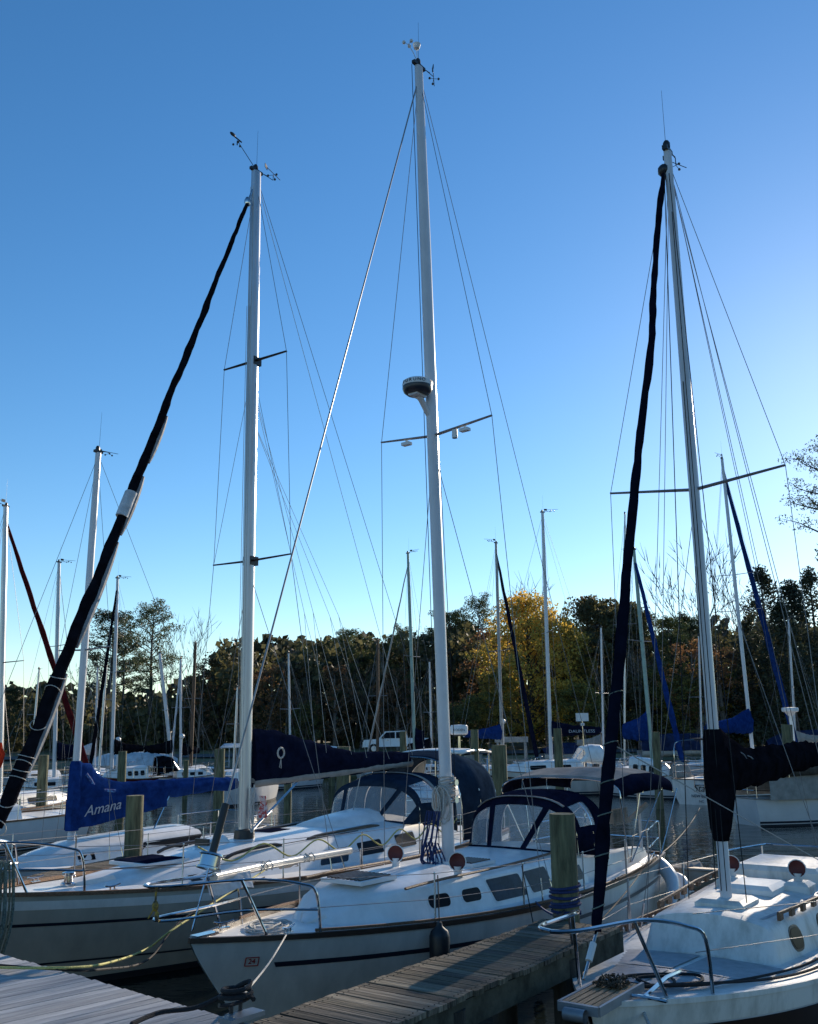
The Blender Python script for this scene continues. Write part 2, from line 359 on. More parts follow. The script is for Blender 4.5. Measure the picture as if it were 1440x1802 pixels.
    def pulpit(s,xt=-.4,xf=1.3,zt=.6,m='steel',r=.014,foot=(.25,.62,1.0),low=.5,both=(-1,1),ox=0):
        mb=MB(); W=lambda x:max(.12,s.bd(max(0,x)/s.L)-.03)
        zd=lambda x:s.sheer(max(0,x)/s.L)
        top=[]
        for side in (-1,1):
            a=[Vector((xf,side*W(xf),zd(xf))),Vector((xf-.08,side*W(xf),zd(xf)+zt*.8)),Vector((xf-.25,side*W(xf-.2),zd(xf)+zt)),Vector((xf*.45,side*W(xf*.45)*1.0,zd(.3)+zt+.02)),Vector((xt+.15,side*.17,zd(0)+zt+.05)),Vector((xt,0,zd(0)+zt+.05))]
            mb.tube(smooth_path(a,5),r,7)
            x=xf*.42; mb.tube([Vector((x+.22,side*(W(x+.2)),zd(x))),Vector((x-.1,side*W(x),zd(.3)+zt+.02))],r,7)
            if low:
                mb.tube(smooth_path([Vector((xf-.04,side*W(xf),zd(xf)+zt*low)),Vector((xf*.4,side*W(xf*.4),zd(.3)+zt*low)),Vector((xt+.25,side*.14,zd(0)+zt*low)),Vector((xt+.12,0,zd(0)+zt*low))],4),r*.85,6)
        return mb.build('pulpit',m,s.root)
    def pushpit(s,x0=None,zt=.6,m='steel',r=.013):
        L=s.L; x0=x0 or L-1.0; mb=MB()
        for z in (zt,zt*.5):
            pts=[]
            for side in(-1,1):
                q=[Vector((x0,side*(s.bd(x0/L)-.05),s.sheer(x0/L)+z)),Vector((L-.12,side*(s.bd(1)-.07),s.sheer(1)+z)),Vector((L-.03,side*(s.bd(1)-.22),s.sheer(1)+z))]
                pts= pts+q if side==-1 else pts+q[::-1]
            mb.tube(smooth_path(pts,4),r,6)
        for side in(-1,1):
            for x in (x0,L-.1): mb.tube([Vector((x,side*(s.bd(x/L)-.06),s.sheer(x/L))),Vector((x,side*(s.bd(x/L)-.06),s.sheer(x/L)+zt))],r,6)
        mb.build('pushpit',m,s.root)
    def rails(s,xs,h=.6,xa=1.2,xb=None,m='steel',sides=(-1,1),low=.5,rw=.0045):
        xb=xb or s.L-1.0
        for side in sides:
            for x in xs:
                p=Vector((x,side*(s.bd(x/s.L)-.05),s.sheer(x/s.L))); mb=MB().tube([p,p+Vector((0,0,h))],[.013,.011],6); mb.lathe([(.035,0),(.035,.01),(.018,.03)],p,8)
                mb.sphere(p+Vector((0,0,h)),.016,6); mb.build('stanchion',m,s.root)
            for f in ((1,low) if low else (1,)):
                pts=[Vector((x,side*(s.bd(x/s.L)-.05),s.sheer(x/s.L)+h*f-(.005 if f==1 else 0))) for x in [xa]+list(xs)+[xb]]
                MB().tube(pts,rw,5).build('lifeline','wire',s.root)
    def rig(s,base,top,m='mast',r=.09,sq=.65,taper=.8,spr=(),fore=None,back=None,chain=None,wr=.005,sm='alud',lowers=True,nm='mast',inner=None,tap0=.8,whip=True,track=True,seg=8):
        base=Vector(base); top=Vector(top); s.mb_,s.mt=base,top; s.spr=spr
        A=lambda f:base.lerp(top,f)
        mb=MB(); pts=[A(i/seg) for i in range(seg+1)]; rr=[r*(1 if i/seg<tap0 else lerp(1,taper,(i/seg-tap0)/(1-tap0))) for i in range(seg+1)]
        mb.tube(pts,rr,14,sq=sq,flat=Vector((1,0,0)))
        if track: mb.tube([A(.03)+Vector((r+.002,0,0)),A(.79)+Vector((r+.002,0,0)),A(.985)+Vector((r*taper+.002,0,0))],.012,4)
        ma=mb.build(nm,m,s.root); s.mast=ma
        s.tips=[]
        for (f,hw,swp,rise) in spr:
            tp=[]
            for side in(-1,1):
                t=A(f)+Vector((swp,side*hw,rise)); tp.append(t)
                MB().tube([A(f)+Vector((0,side*r*sq*.7,0)),t],[.042,.028],8,sq=.5,flat=Vector((1,0,0))).build('spreader',sm,ma)
            s.tips.append(tp)
        ch=chain if chain is not None else (base.x+.12)
        cx=ch if isinstance(ch,(int,float)) else ch[0]
        for k,side in enumerate((-1,1)):
            cp=Vector((cx,side*(s.bd(cx/s.L)-.12),s.sheer(cx/s.L)+.02))
            pts=[A(.985)]+[t[k] for t in reversed(s.tips)]+[cp]
            MB().tube(pts,wr,5).build('shroud','wire',s.root)
            MB().tube([cp,cp+(pts[-2]-cp).normalized()*.35],.012,6).build('turnbuckle','steel',s.root)
            if lowers and s.tips:
                for dx in ((-.45,.4) if lowers!=1 else (.35,)):
                    c2=cp+Vector((dx,side*.0,0)); c2.y=side*(s.bd(c2.x/s.L)-.14)
                    MB().tube([A(spr[0][0]-.015),c2],wr,5).build('shroud','wire',s.root); MB().tube([c2,c2+(A(spr[0][0])-c2).normalized()*.3],.011,6).build('turnbuckle','steel',s.root)
                if len(spr)>1:
                    MB().tube([A(spr[1][0]-.01),s.tips[0][k]],wr*.8,5).build('shroud','wire',s.root)
        if fore is not None: MB().tube([A(.99),fore],wr*1.1,5).build('forestay','wire',s.root)
        if back is not None:
            b=Vector(back); j=A(.995).lerp(b,.8)
            MB().tube([A(.995),b],wr,5).build('backstay','wire',s.root)
        # masthead gear
        mb=MB(); t=top; mb.box(t+Vector((0,0,.03)),(r*2.6,.07,.06)); mb.tube([t+Vector((r*.8,0,.05)),t+Vector((r+.22,0,.09))],.008,5)
        mb.lathe([(.05,.0),(.05,.06),(.03,.1),(.001,.11)],t+Vector((-.02,0,.06)),8); mb.build('masthead_fitting','black',ma)
        if whip: MB().tube([t+Vector((.04,.03,.05)),t+Vector((.05,.03,1.0))],[.004,.002],5).build('antenna','black',ma)
        s.A=A
    def vane(s,off=(.35,0,.25),sc=1.0,m='black',rot=0):
        t=s.mt+Vector((0,0,.06)); mb=MB(); o=t+Vector(off)*sc; rt=Matrix.Rotation(rot,3,'Z')
        mb.tube([t,Vector((o.x,o.y,t.z+.02)),o],.007*max(1,sc*.8),5)
        for v in ((1,0),(-.5,.85),(-.5,-.85)):
            e=o+rt@Vector((v[0]*.09,v[1]*.09,-.03))*sc; mb.tube([o,e],.004*max(1,sc),4); mb.sphere(e,.022*sc,6)
        a=o+rt@Vector((-.22,.05,.03))*sc; b=o+rt@Vector((.22,-.05,.03))*sc; mb.tube([a,b],.006*sc,5)
        mb.box(a,(.11*sc,.012,.07*sc),rt); mb.build('wind_vane',m,s.mast)
    def cover(s,x0,x1,z0,z1,h,m='navy',r0=.16,y=0,boom='mast',boomr=.06,coll=.9,lump=.03,text_=None,seed=0,label=None,swing=0):
        # boom along local X from x0 at mast to x1; cover hanging around it
        A0=Vector((x0,y,z0)); A1=Vector((x1,y+swing,z1)); d=(A1-A0)
        MB().tube([A0,A1],boomr,10).build('boom',boom,s.root)
        rows=[]; n=28; k=16; tp=[]
        for i in range(n+1):
            t=i/n; c=A0.lerp(A1,t*.985); hh=interp(h,t); wv=noise.noise(Vector((t*9+seed,3,seed)))
            row=[]
            for j in range(k):
                a=2*PI*j/k; wy=r0*(1-.35*t)*(1+.25*noise.noise(Vector((t*14,j*.9,seed)))) ; sy=math.sin(a); cz=math.cos(a)
                zz=(hh*(.5+.5*cz))-.05
                if cz<-.5: zz-=lump*(1+wv)
                yy=wy*sy*(.62 if cz>.3 else 1)
                row.append(c+Vector((lump*wv*.5,yy,zz+lump*noise.noise(Vector((t*20,j,seed+4))))))
            rows.append(row)
        mb=MB().grid(rows,True); mb.add(rows[0],[tuple(range(k))]); mb.add(rows[-1],[tuple(reversed(range(k)))])
        o=mb.build('sail_cover',m,s.root,ang=80)
        if label:o['label']=label
        s.cov=o; return o
    def furl(s,a,b,r,m='blackc',drum=True,wob=.012,n=60,lab=None,m2=None,seed=1):
        a=Vector(a);b=Vector(b); pts=[];rs=[]
        dd=(b-a).length
        for i in range(n+1):
            t=i/n; p=a.lerp(b,t); p+=Vector((noise.noise(Vector((t*14,seed,0))),noise.noise(Vector((t*14,seed,5))),0))*wob*2
            pts.append(p); rs.append(max(.012,interp(r,t)*(1+.13*noise.noise(Vector((t*dd*2.2,seed,9)))+.06*math.sin(t*dd*5))))
        o=rough(MB().tube(pts,rs,12),.016*max(.6,rs[-5]/.1),7,seed).build('furled_sail',m,s.root,ang=80)
        if lab:o['label']=lab
        return o
def sin_(x): return math.sin(x)
def canopy(b,X,wid,zb,zt,m,name,front=None,top=True,wins=(),frame='steel',thick=.02,pw=.55,vm='vinyl',bows=True,topm=None,label=None,lowf=0,usteps=24,flo=-1,fhi=1,label2=None,trim=None):
    """arched canvas on hoops. X list of hoop x; zb base z list; zt top z list. wins: list of (v0,v1,u0,u1) vinyl panes; front: x of front base line"""
    def arch(i,u):
        a=u*PI/2; return Vector((X[i],wid[i]*math.copysign(abs(math.sin(a))**.75,u),zb[i]+(zt[i]-zb[i])*max(0,math.cos(a))**pw))
    def S(u,v): # v 0..nhoops-1 over hoops ; negative v: front panel from base line (-1) to hoop 0
        if v<0:
            q=arch(0,u); base=Vector((front+.35*u*u*(X[0]-front)*2,wid[0]*.97*u*1.0,zb[0])); return q.lerp(base,-v)
        i=min(int(v),len(X)-2); return arch(i,u).lerp(arch(i+1,u),v-i)
    mb=MB(); du=2/usteps
    vs=[]; v=-1 if front is not None else 0
    step=.125
    while v<len(X)-1-1e-6: vs.append(v); v+=step
    root=None
    def inwin(u,v):
        for w_ in wins:
            if w_[0]<=v<w_[1] and w_[2]<=u<w_[3]: return True
        return False
    for v in vs:
        for k in range(usteps):
            u=-1+du*k; um=u+du/2; vm_=v+step/2
            if inwin(um,vm_) : continue
            if v>=0 and not(flo<=um<=fhi): continue
            a=[S(u,v),S(u+du,v),S(u+du,v+step),S(u,v+step)]
            mb.cm=1 if (topm and abs(um)<.62 and v>=0) else 0
            mb.add(a,[(0,1,2,3)])
    o=mb.build(name,[m,topm or m],b.root,ang=60)
    if label:o['label']=label
    md=o.modifiers.new('s','SOLIDIFY'); md.thickness=thick; md.offset=0
    mw=o.modifiers.new('w','WELD'); mw.merge_threshold=.001
    o.modifiers.move(1,0)
    for w_ in wins:
        rows=[]; n=8
        for i in range(n+1):
            rows.append([S(lerp(w_[2],w_[3],j/n),lerp(w_[0],w_[1],i/n))+Vector((0,0,.004)) for j in range(n+1)])
        MB().grid(rows).build('vinyl_window',vm,o)
    if bows:
        for i in range(len(X)):
            MB().tube([arch(i,-1+2*k/20)-Vector((0,0,.015)) for k in range(21)],.013,6).build('hoop',frame,o)
    return o,arch,S
def cowl(b,p,sz=.13,parent=None,face=(-1,-.3)):
    mb=MB(); mb.lathe([(sz*.62,0),(sz*.62,sz*.15),(sz*.5,sz*.25),(sz*.5,sz*1.2)],p,14)
    d=Vector((face[0],face[1],.15)).normalized(); q=Vector(p)+Vector((0,0,sz*1.7)); rot=d.to_track_quat('Z','Y').to_matrix()
    mb.lathe([(.001,-sz*.95),(sz*.5,-sz*.85),(sz*.9,-sz*.35),(sz*.98,.0),(sz*1.05,sz*.3),(sz*1.1,sz*.34),(sz*.98,sz*.33)],q,16,rot)
    o=mb.build('ventilator','vent',b.root); MB().lathe([(sz*.99,sz*.32),(sz*.8,sz*.12),(.001,sz*.02)],q,16,rot).build('vent_mouth','ventr',o)
# ================================================================ near boats
# ---- C: the sloop in the middle
c=Boat('white sloop beside the wooden finger pier, with round radar dome on its tall bare mast',(-2.43,10.94),37.5,10.5,3.15,1.36,1.13,1.22,ov=1.45,sov=-.25,sf=.62,tm=.56)
c.hull('hull',boot='stripe',cove='stripe',covev=(.155,.19),covet=(.072,.93))
c.deck('gel','brown',rh=.05,rw=.04)
mb=MB()
for sd_ in(-1,1):
    mb.tube([Vector((x,sd_*(c.bd(x/c.L)-.03),c.sheer(x/c.L)+.075)) for x in [1.3+i*.45 for i in range(20)]],.022,4,flat=Vector((0,0,1)))
mb.build('teak_cap','teak',c.root)
c.cabin([(1.75,.12,.06,.0),(1.95,.45,.3,.10),(2.3,.72,.5,.30),(2.75,.88,.68,.40),(3.6,1.0,.84,.44),(5.0,1.08,.93,.46),(6.4,1.1,.95,.50),(7.2,1.1,.95,.52)])
for f0,(a,b_) in enumerate(((3.2,3.58),(3.85,4.25))):
    for sd_ in(-1,1): c.window(a,b_,.38,.72,glass='glass',frame='gel',round_=.4,side=sd_,sk=.0)
for (a,b_) in ((4.55,5.35),(5.5,6.1),(6.3,7.1)):
    for sd_ in(-1,1): c.window(a,b_,.25,.86,glass='smoke',frame='gel',round_=.12,side=sd_,sk=-.12)
c.hatch(2.75,-.05,.62,.6,'brown',slats=9,label='foredeck hatch with dark slatted grate')
c.hatch(4.9,-.35,.5,.42,'brown',slats=8)
for sd_ in(-1,1):
    MB().tube([c.ctop(x,sd_*.86,.035) for x in [2.7+.3*i for i in range(15)]],.022,6,sq=.8).build('handrail','teak',c.root)
# coaming / cockpit
mb=MB()
for sd_ in(-1,1):
    rows=[]
    for x,h,y in ((6.9,.42,1.06),(7.6,.36,1.08),(8.6,.30,1.02),(9.6,.24,.9),(10.2,.16,.78)):
        z=c.sheer(x/c.L); rows.append([Vector((x,sd_*y,z-.02)),Vector((x,sd_*(y-.06),z+h)),Vector((x,sd_*(y-.28),z+h+.01)),Vector((x,sd_*(y-.34),z-.02))])
    mb.grid(rows)
mb.build('cockpit_coaming','gel',c.root)
MB().box((8.6,0,c.deckz(8.6)-.02),(2.9,1.3,.06)).build('cockpit_sole','nonskid',c.root)
mb_=c.onY(790,1507,0); (lambda *k:None)('C mast base',mb_); base=Vector((4.75,0,c.ctop(4.75).z-.02)); base=Vector((mb_.x,0,c.ctop(mb_.x).z-.02))
mt=c.pover(base,737,118); (lambda *k:None)('C mast',base,mt)
c.rig(base,mt,'mast',r=.125,sq=.62,taper=.78,spr=[(.487,1.13,.05,.12)],chain=base.x+.25,wr=.0055,sm='alud',tap0=.75)
st=c.onY(352,1562,0); tk=Vector((.02,0,c.sheer(0)+.12))
fz=c.onY(345,1640,0); (lambda *k:None)('forestay foot',fz,st)
A=c.A
MB().tube([A(.985),lerp(A(.985),tk,.93)],.0125,8).build('forestay','alud',c.root)
s0=lerp(A(.985),tk,.875); s1=lerp(A(.985),tk,.945); s2=lerp(A(.985),tk,.962)
MB().tube([lerp(A(.985),tk,.905),s1],.045,10).build('furler_sleeve','black',c.root)
dd=(tk-A(.985)).normalized(); rot=dd.to_track_quat('Z','Y').to_matrix()
fd=MB(); fd.lathe([(.02,-.02),(.14,-.02),(.145,0),(.12,.01),(.12,.12),(.145,.13),(.145,.15),(.02,.15)],s1+dd*.0,20,rot); dr=fd.build('furler_drum','steel',c.root)
MB().tube([s1+dd*.12,tk],.012,6).build('turnbuckle','steel',c.root)
bs=Vector((c.L-.15,0,c.sheer(1)+.1)); MB().tube([A(.995),bs],.0055,5).build('backstay','wire',c.root)
for px in ((743,1.0),(747,.97)):
    MB().tube([A(px[1])+Vector((-.14,.05,0)),base+Vector((-.17,.05,.2))],.006,5).build('halyard','ropek',c.root)
MB().tube([A(.45)+Vector((0,-.12,0))]+[Vector((base.x+.05,-.1,z)) for z in (4,3,2.1)],.006,5).build('halyard','ropek',c.root)
# bow plate, anchor roller
MB().box((.2,0,c.sheer(0)+.055),(.30,.13,.025)).build('stem_plate','steel',c.root)
pp=c.pulpit(xt=-.58,xf=1.36,zt=.60,r=.017)
c.rails([2.9,4.55,6.2,7.9],h=.62,xa=1.25,xb=9.4)
c.pushpit(9.3)
# mast fittings: radar, spreader lamps, winches
q=A(.533)+Vector((-.38,.0,.0)); rd=MB(); rd.lathe([(.001,-.02),(.175,-.02),(.225,.02),(.245,.07),(.245,.115)],q,28); r1=rd.build('radar_base','stripe',c.mast)
rd=MB(); rd.lathe([(.245,.115),(.25,.15),(.238,.2),(.19,.23),(.001,.24)],q,28); r2=rd.build('radar_dome','white',c.mast)
for k,ch in enumerate('FURUNO'):
    a=R(156+k*17); n_=Vector((math.cos(a),math.sin(a),0)); text(r2,ch,.075,frame_mtx(q+n_*.252+Vector((0,0,.158)),Vector((-n_.y,n_.x,0))*1,Vector((0,0,1))),'letter',sx=1.1)
for k,ch in enumerate('FUR'):
    a=R(280+k*17); n_=Vector((math.cos(a),math.sin(a),0)); text(r2,ch,.075,frame_mtx(q+n_*.252+Vector((0,0,.158)),Vector((-n_.y,n_.x,0)),Vector((0,0,1))),'letter',sx=1.1)
mb=MB(); mb.tube([q+Vector((.02,0,-.02)),q+Vector((.1,0,-.08)),A(.533)+Vector((-.06,0,-.32))],[.06,.05,.045],8); mb.box(q+Vector((0,0,-.035)),(.27,.18,.03)); mb.build('radar_bracket','mast',c.mast)
for k,(f,ln) in enumerate(((.38,0),(.55,1),(-.5,2))):
    t=c.tips[0][0 if f>0 else 1]; rt=A(.487); p=rt.lerp(t,abs(f)); m_=MB()
    if ln==0: m_.lathe([(.045,-.17),(.05,-.15),(.045,-.03),(.02,-.02)],p,10); m_.build('spreader_lamp','white',c.mast)
    else: m_.tube([p+Vector((0,0,-.02)),p+Vector((0,0,-.07))],.02,6); m_.box(p+Vector((0,0,-.085)),(.1,.16,.05)); m_.build('spreader_lamp','white',c.mast)
c.vane((.42,0,-.02),1.1,rot=.8)
t=A(1)+Vector((0,0,.05)); mb=MB(); mb.tube([t,t+Vector((-.12,.03,.2)),t+Vector((-.24,.05,.3))],.007,5)
for k in range(3):
    a=2*PI*k/3+.4; e=t+Vector((-.24+.08*math.cos(a),.05+.08*math.sin(a),.33)); mb.sphere(e,.035,7); mb.tube([e,t+Vector((-.24,.05,.3))],.005,4)
mb.tube([t+Vector((-.03,0,0)),t+Vector((-.05,0,.3))],.007,5); mb.lathe([(.001,.28),(.05,.31),(.075,.4),(.05,.36),(.001,.3)],t+Vector((-.05,0,0)),10); mb.build('anemometer','white',c.mast)
for z in (.9,1.15): MB().lathe([(.045,-.03),(.05,.02),(.035,.04),(.035,.08),(.05,.1),(.001,.1)],base+Vector((.02,-.06,z)),10,Matrix.Rotation(PI/2,3,'X')).build('mast_winch','steel',c.mast)
mb=MB(); mb.lathe([(.17,0),(.17,.04),(.13,.06)],base+Vector((0,0,.0)),16); mb.build('mast_collar','white',c.mast)
for (x,y,f_) in ((c.pz(700,1530,1.68).x,.45,0),(0,0,1)):
    pass
for px,py in ((697,1524),(806,1536)):
    q=c.pz(px,py,1.66); cowl(c,Vector((q.x,max(-.85,min(.85,q.y)),c.ctop(q.x,q.y).z-.01)),.115,face=(-1,-.55))
# dodger and bimini
zc=c.ctop(6.3).z-.03
o,ar,S=canopy(c,[7.0,7.5,8.0],[1.02,1.06,1.06],[zc-.05,zc-.12,zc-.22],[zc+.78,zc+.88,zc+.86],'navy','dodger',front=6.35,wins=[(-.875,-.125,-.25,.25),(-.875,-.125,.333,.833),(-.875,-.125,-.833,-.333),(.25,1.25,-.833,-.5),(.25,1.25,.5,.833)],label='navy canvas dodger with clear vinyl windows',topm='navy')
MB().tube([ar(0,-1+2*k/20)+Vector((.02,0,.03)) for k in range(5,17)],.045,8,sq=.25,flat=Vector((1,0,0))).build('pale_trim','tan',o)
canopy(c,[8.3,9.1,10.0,10.8],[1.2,1.25,1.22,1.1],[2.4,2.45,2.45,2.36],[2.72,2.84,2.82,2.7],'navy','bimini',topm='tan',label='bimini with grey sun-faded top and navy edges',lowf=1)
for sd_ in(-1,1):
    for x,x2 in ((8.3,8.9),(9.1,8.95),(10,9.0),(10.8,10.3)):
        MB().tube([Vector((x,sd_*1.19,2.42)),Vector((x2,sd_*1.0,c.sheer(.85)+.1))],.012,6).build('bimini_pole','steel',c.root)
# mast-hung blue line (part of boat) and coils
# stern gear
p=Vector((c.L-.5,-.75,1.3)); MB().tube([p,p+Vector((0,0,1.35))],.03,8).build('stern_post','mast',c.root)
p=Vector((c.L-.9,-.55,2.1)); mb=MB()
for k in range(7): mb.tube([p+Vector((-.3,0,-k*.045)),p+Vector((.3,0,-k*.045))],.008,5)
for k in range(5): mb.tube([p+Vector((-.3+.15*k,0,0)),p+Vector((-.3+.15*k,0,-.27))],.008,5)
mb.box(p+Vector((0,.06,-.13)),(.55,.1,.24)); mb.build('stern_rack','tan',c.root)
MB().tube([Vector((c.L-1.4,-.95,1.95)),Vector((c.L-.4,-.85,2.15))],.045,10).build('rolled_cushion','tan',c.root)
mb=MB()
for k in range(11):
    a=2*PI*k/10; mb.tube([Vector((c.L-1.9,.35*math.cos(a),2.0+.35*math.sin(a))),Vector((c.L-1.9,0,2.0))],.008,4)
mb.tube([Vector((c.L-1.9,.35*math.cos(2*PI*k/20),2.0+.35*math.sin(2*PI*k/20))) for k in range(20)],.015,6,closed=True); mb.tube([Vector((c.L-1.9,0,2)),Vector((c.L-1.7,0,1.2))],.04,6); mb.build('steering_wheel','steel',c.root)
# bow sticker, cleats, toggles
def onhull(b,t,v,s,m,shear=0,side=-1,up=None,sx=1,label=None,frame=None,nm='lettering'):
    p=b.P(t,v,.009,side); x=(b.P(min(1,t+.02),v,.009,side)-b.P(t-.02 if t>.02 else 0,v,.009,side)); u=b.P(t,max(0,v-.05),.009,side)-b.P(t,v+.05,.009,side)
    if side==1: x=-x
    o=text(b.root,s,frame or .1,frame_mtx(p,x,u),m,nm,shear=shear,sx=sx,label=label); return frame_mtx(p,x,u)
m_=onhull(c,.05,.14,'24','red2',frame=.085,nm='registration_sticker')
fr=MB()
for a,b_ in (((-.075,-.05),(.075,-.05)),((.075,-.05),(.075,.05)),((.075,.05),(-.075,.05)),((-.075,.05),(-.075,-.05))): fr.tube([m_@Vector((a[0],a[1],.002)),m_@Vector((b_[0],b_[1],.002))],.006,4)
fr.build('sticker_frame','red2',c.root)
def cleat(parent,p,ang=0,m='steel',sc=1):
    rt=Matrix.Rotation(ang,3,'Z'); p=Vector(p); mb=MB()
    mb.tube(smooth_path([p+rt@Vector(q)*sc for q in ((-.13,0,.075),(-.06,0,.06),(0,0,.058),(.06,0,.06),(.13,0,.075))],3),[.012*sc]*13,7)
    for dx in (-.035,.035): mb.tube([p+rt@Vector((dx,0,0))*sc,p+rt@Vector((dx,0,.06))*sc],.012*sc,6)
    mb.box(p+Vector((0,0,.006)),(.14*sc,.05*sc,.012),rt); return mb.build('cleat',m,parent)
for x,sd_ in ((1.05,-1),(.75,1),(9.9,-1)):
    cleat(c.root,(x,sd_*(c.bd(x/c.L)-.1),c.sheer(x/c.L)+.05),R(15)*-sd_)
# mainsheet boom is absent; boom stays bare behind mast
# ---- B: beige sloop to the left
b=Boat('beige-hulled sloop with thick black furled headsail and long navy sail cover on its boom',(-5.9,12.65),34,12.6,3.75,1.58,1.25,1.32,ov=1.7,sov=-.2,sf=.66,tm=.55)
b.hull('hullb',boot=None,cove='stripe',covev=(.20,.222),covet=(.01,.97)); b.cove('stripe',.50,.515,.03,.9,name='hull_stripe')
b.cove('gel',.035,.10,.0,1,name='rub_rail')
b.deck('gel','teak',rh=.05,rw=.035)
mb=MB()
for sd_ in (-1,1):
    rows=[]
    for i in range(26):
        t=.03+.94*i/25; x=t*b.L; z=b.sheer(t)+.012; rows.append([Vector((x,sd_*(b.bd(t)-.03),z)),Vector((x,sd_*(b.bd(t)-.16),z+.012))])
    mb.grid(rows)
mb.build('teak_deck_edge','teakl',b.root)
b.cabin([(1.7,.15,.1,.0),(2.4,.62,.35,.10),(3.4,.95,.62,.22),(4.6,1.12,.82,.36),(6,1.2,.93,.44),(8.3,1.25,1.0,.5),(9.4,1.22,1.0,.52)],camb=.1)
for sd_ in (-1,1):
    for a_,b_ in ((3.35,3.85),(5.05,5.5)):
        fo=b.window(a_,b_,.30,.62,side=sd_,frame='gel',round_=.12,name='louvred_vent',glass='black')
    b.window(6.0,6.75,.2,.66,side=sd_,frame='gel',sk=.18,round_=.15,glass='smoke')
    b.window(7.15,7.85,.28,.72,side=sd_,frame='gel',round_=.15); b.window(8.3,8.95,.3,.74,side=sd_,frame='gel',round_=.15)
    for a_,b_ in ((4.1,5.4),(6.1,8.2)):
        MB().tube([b.ctop(lerp(a_,b_,i/10),sd_*.78,.05-.04*(abs(i/5-1)**6)) for i in range(11)],.035,5,sq=.8).build('handrail','black',b.root)
b.hatch(3.25,.0,.75,.75,'navy',label='foredeck hatch under a navy cover',h=.05)
b.hatch(6.35,.25,.6,.45,'navy',h=.05)
# sea hood
mb=MB(); rows=[]
for x,h,wd in ((7.0,.0,.5),(7.15,.16,.52),(7.8,.24,.6),(8.7,.28,.66)):
    z=b.ctop(x).z; rows.append([Vector((x,wd*u,z-.06+h*(1-abs(u)**4))) for u in (-1,-.9,-.7,-.3,0,.3,.7,.9,1)])
mb.grid(rows).build('sea_hood','gel',b.root)
mb=MB(); rows=[]
for x,h,wd in ((4.45,.0,.2),(4.5,.13,.22),(4.85,.17,.24),(4.95,.0,.25)):
    z=b.ctop(x).z; rows.append([Vector((x,wd*u+.1,z-.02+h*(1-abs(u)**4))) for u in (-1,-.9,-.7,-.3,0,.3,.7,.9,1)])
mb.grid(rows).build('deck_box','gel',b.root); MB().box((4.44,.1,b.ctop(4.4).z+.08),(.05,.3,.13)).build('deck_box_grille','black',b.root)
q=b.onY(430,1470,0); base=Vector((q.x,0,b.ctop(q.x).z-.02)); mt=b.pover(base,451,303)
b.rig(base,mt,'alu',r=.125,sq=.72,taper=.9,spr=[(.380,.97,.05,.03),(.683,.82,.05,.03)],chain=base.x+.3,wr=.0055,sm='black')
A=b.A
MB().lathe([(.19,0),(.17,.2),(.1,.22)],base,14).build('mast_boot','black',b.root)
mb=MB(); 
for f in (.380,.683): mb.box(A(f)+Vector((.04,0,0)),(.2,.2,.16))
mb.build('spreader_bracket','black',b.mast)
tk=b.onY(-58,1592,0); LOGP=tk; top=A(.985)
jb=lerp(top,tk,.045); jt=lerp(top,tk,.93)
b.furl(jb,jt,[(0,.03),(.04,.04),(.3,.058),(.6,.076),(.85,.096),(.97,.10),(1,.07)],'blackc',lab='headsail furled in black cover cloth',seed=3,n=130)
d_=(tk-top).normalized()
mb=MB(); mb.tube([lerp(top,tk,.545),lerp(top,tk,.578)],.105,10); o=mb.build('sail_patch','sail',b.root); o['label']='white band on the furled headsail'
nrm=Vector((.11,-.03,-.02))
for a_,b_,r_ in ((.43,.50,.07),(.52,.60,.085),(.61,.74,.09),(.77,.88,.09)):
    MB().tube([lerp(top,tk,lerp(a_,b_,i/10))+nrm*(.5+.42*lerp(a_,b_,i/10)) for i in range(11)],[r_*.8*math.sin(PI*(i+.6)/11.2)**.5 for i in range(11)],8).build('sail_leech','gsail',b.root)
MB().tube([top,jb],.02,6).build('furler_swivel','steel',b.root); MB().sphere(jb,.07,8,(1,1,1.6)).build('swivel_shackle','steel',b.root)
MB().tube([jt,tk],.02,6).build('furler_foil','steel',b.root)
mb=MB(); s_=d_.orthogonal().normalized(); u_=d_.cross(s_)
for f0,tilt in ((.775,.05),(.79,-.04),(.826,.12),(.86,.02),(.867,-.02),(.874,.03),(.882,.0),(.905,.10),(.93,-.08),(.945,.06)):
    MB().tube([lerp(top,tk,f0)+s_*math.cos(a)*.113+u_*math.sin(a)*.113+d_*(tilt*math.cos(a)) for a in [2*PI*k/16 for k in range(16)]],.0065,5,closed=True).build('lashing_rope','rope',b.root)
MB().lathe([(.02,0),(.13,0),(.13,.03),(.1,.04),(.1,.11),(.13,.12),(.02,.13)],lerp(top,tk,.955),18,d_.to_track_quat('Z','Y').to_matrix()).build('furler_drum','steel',b.root)
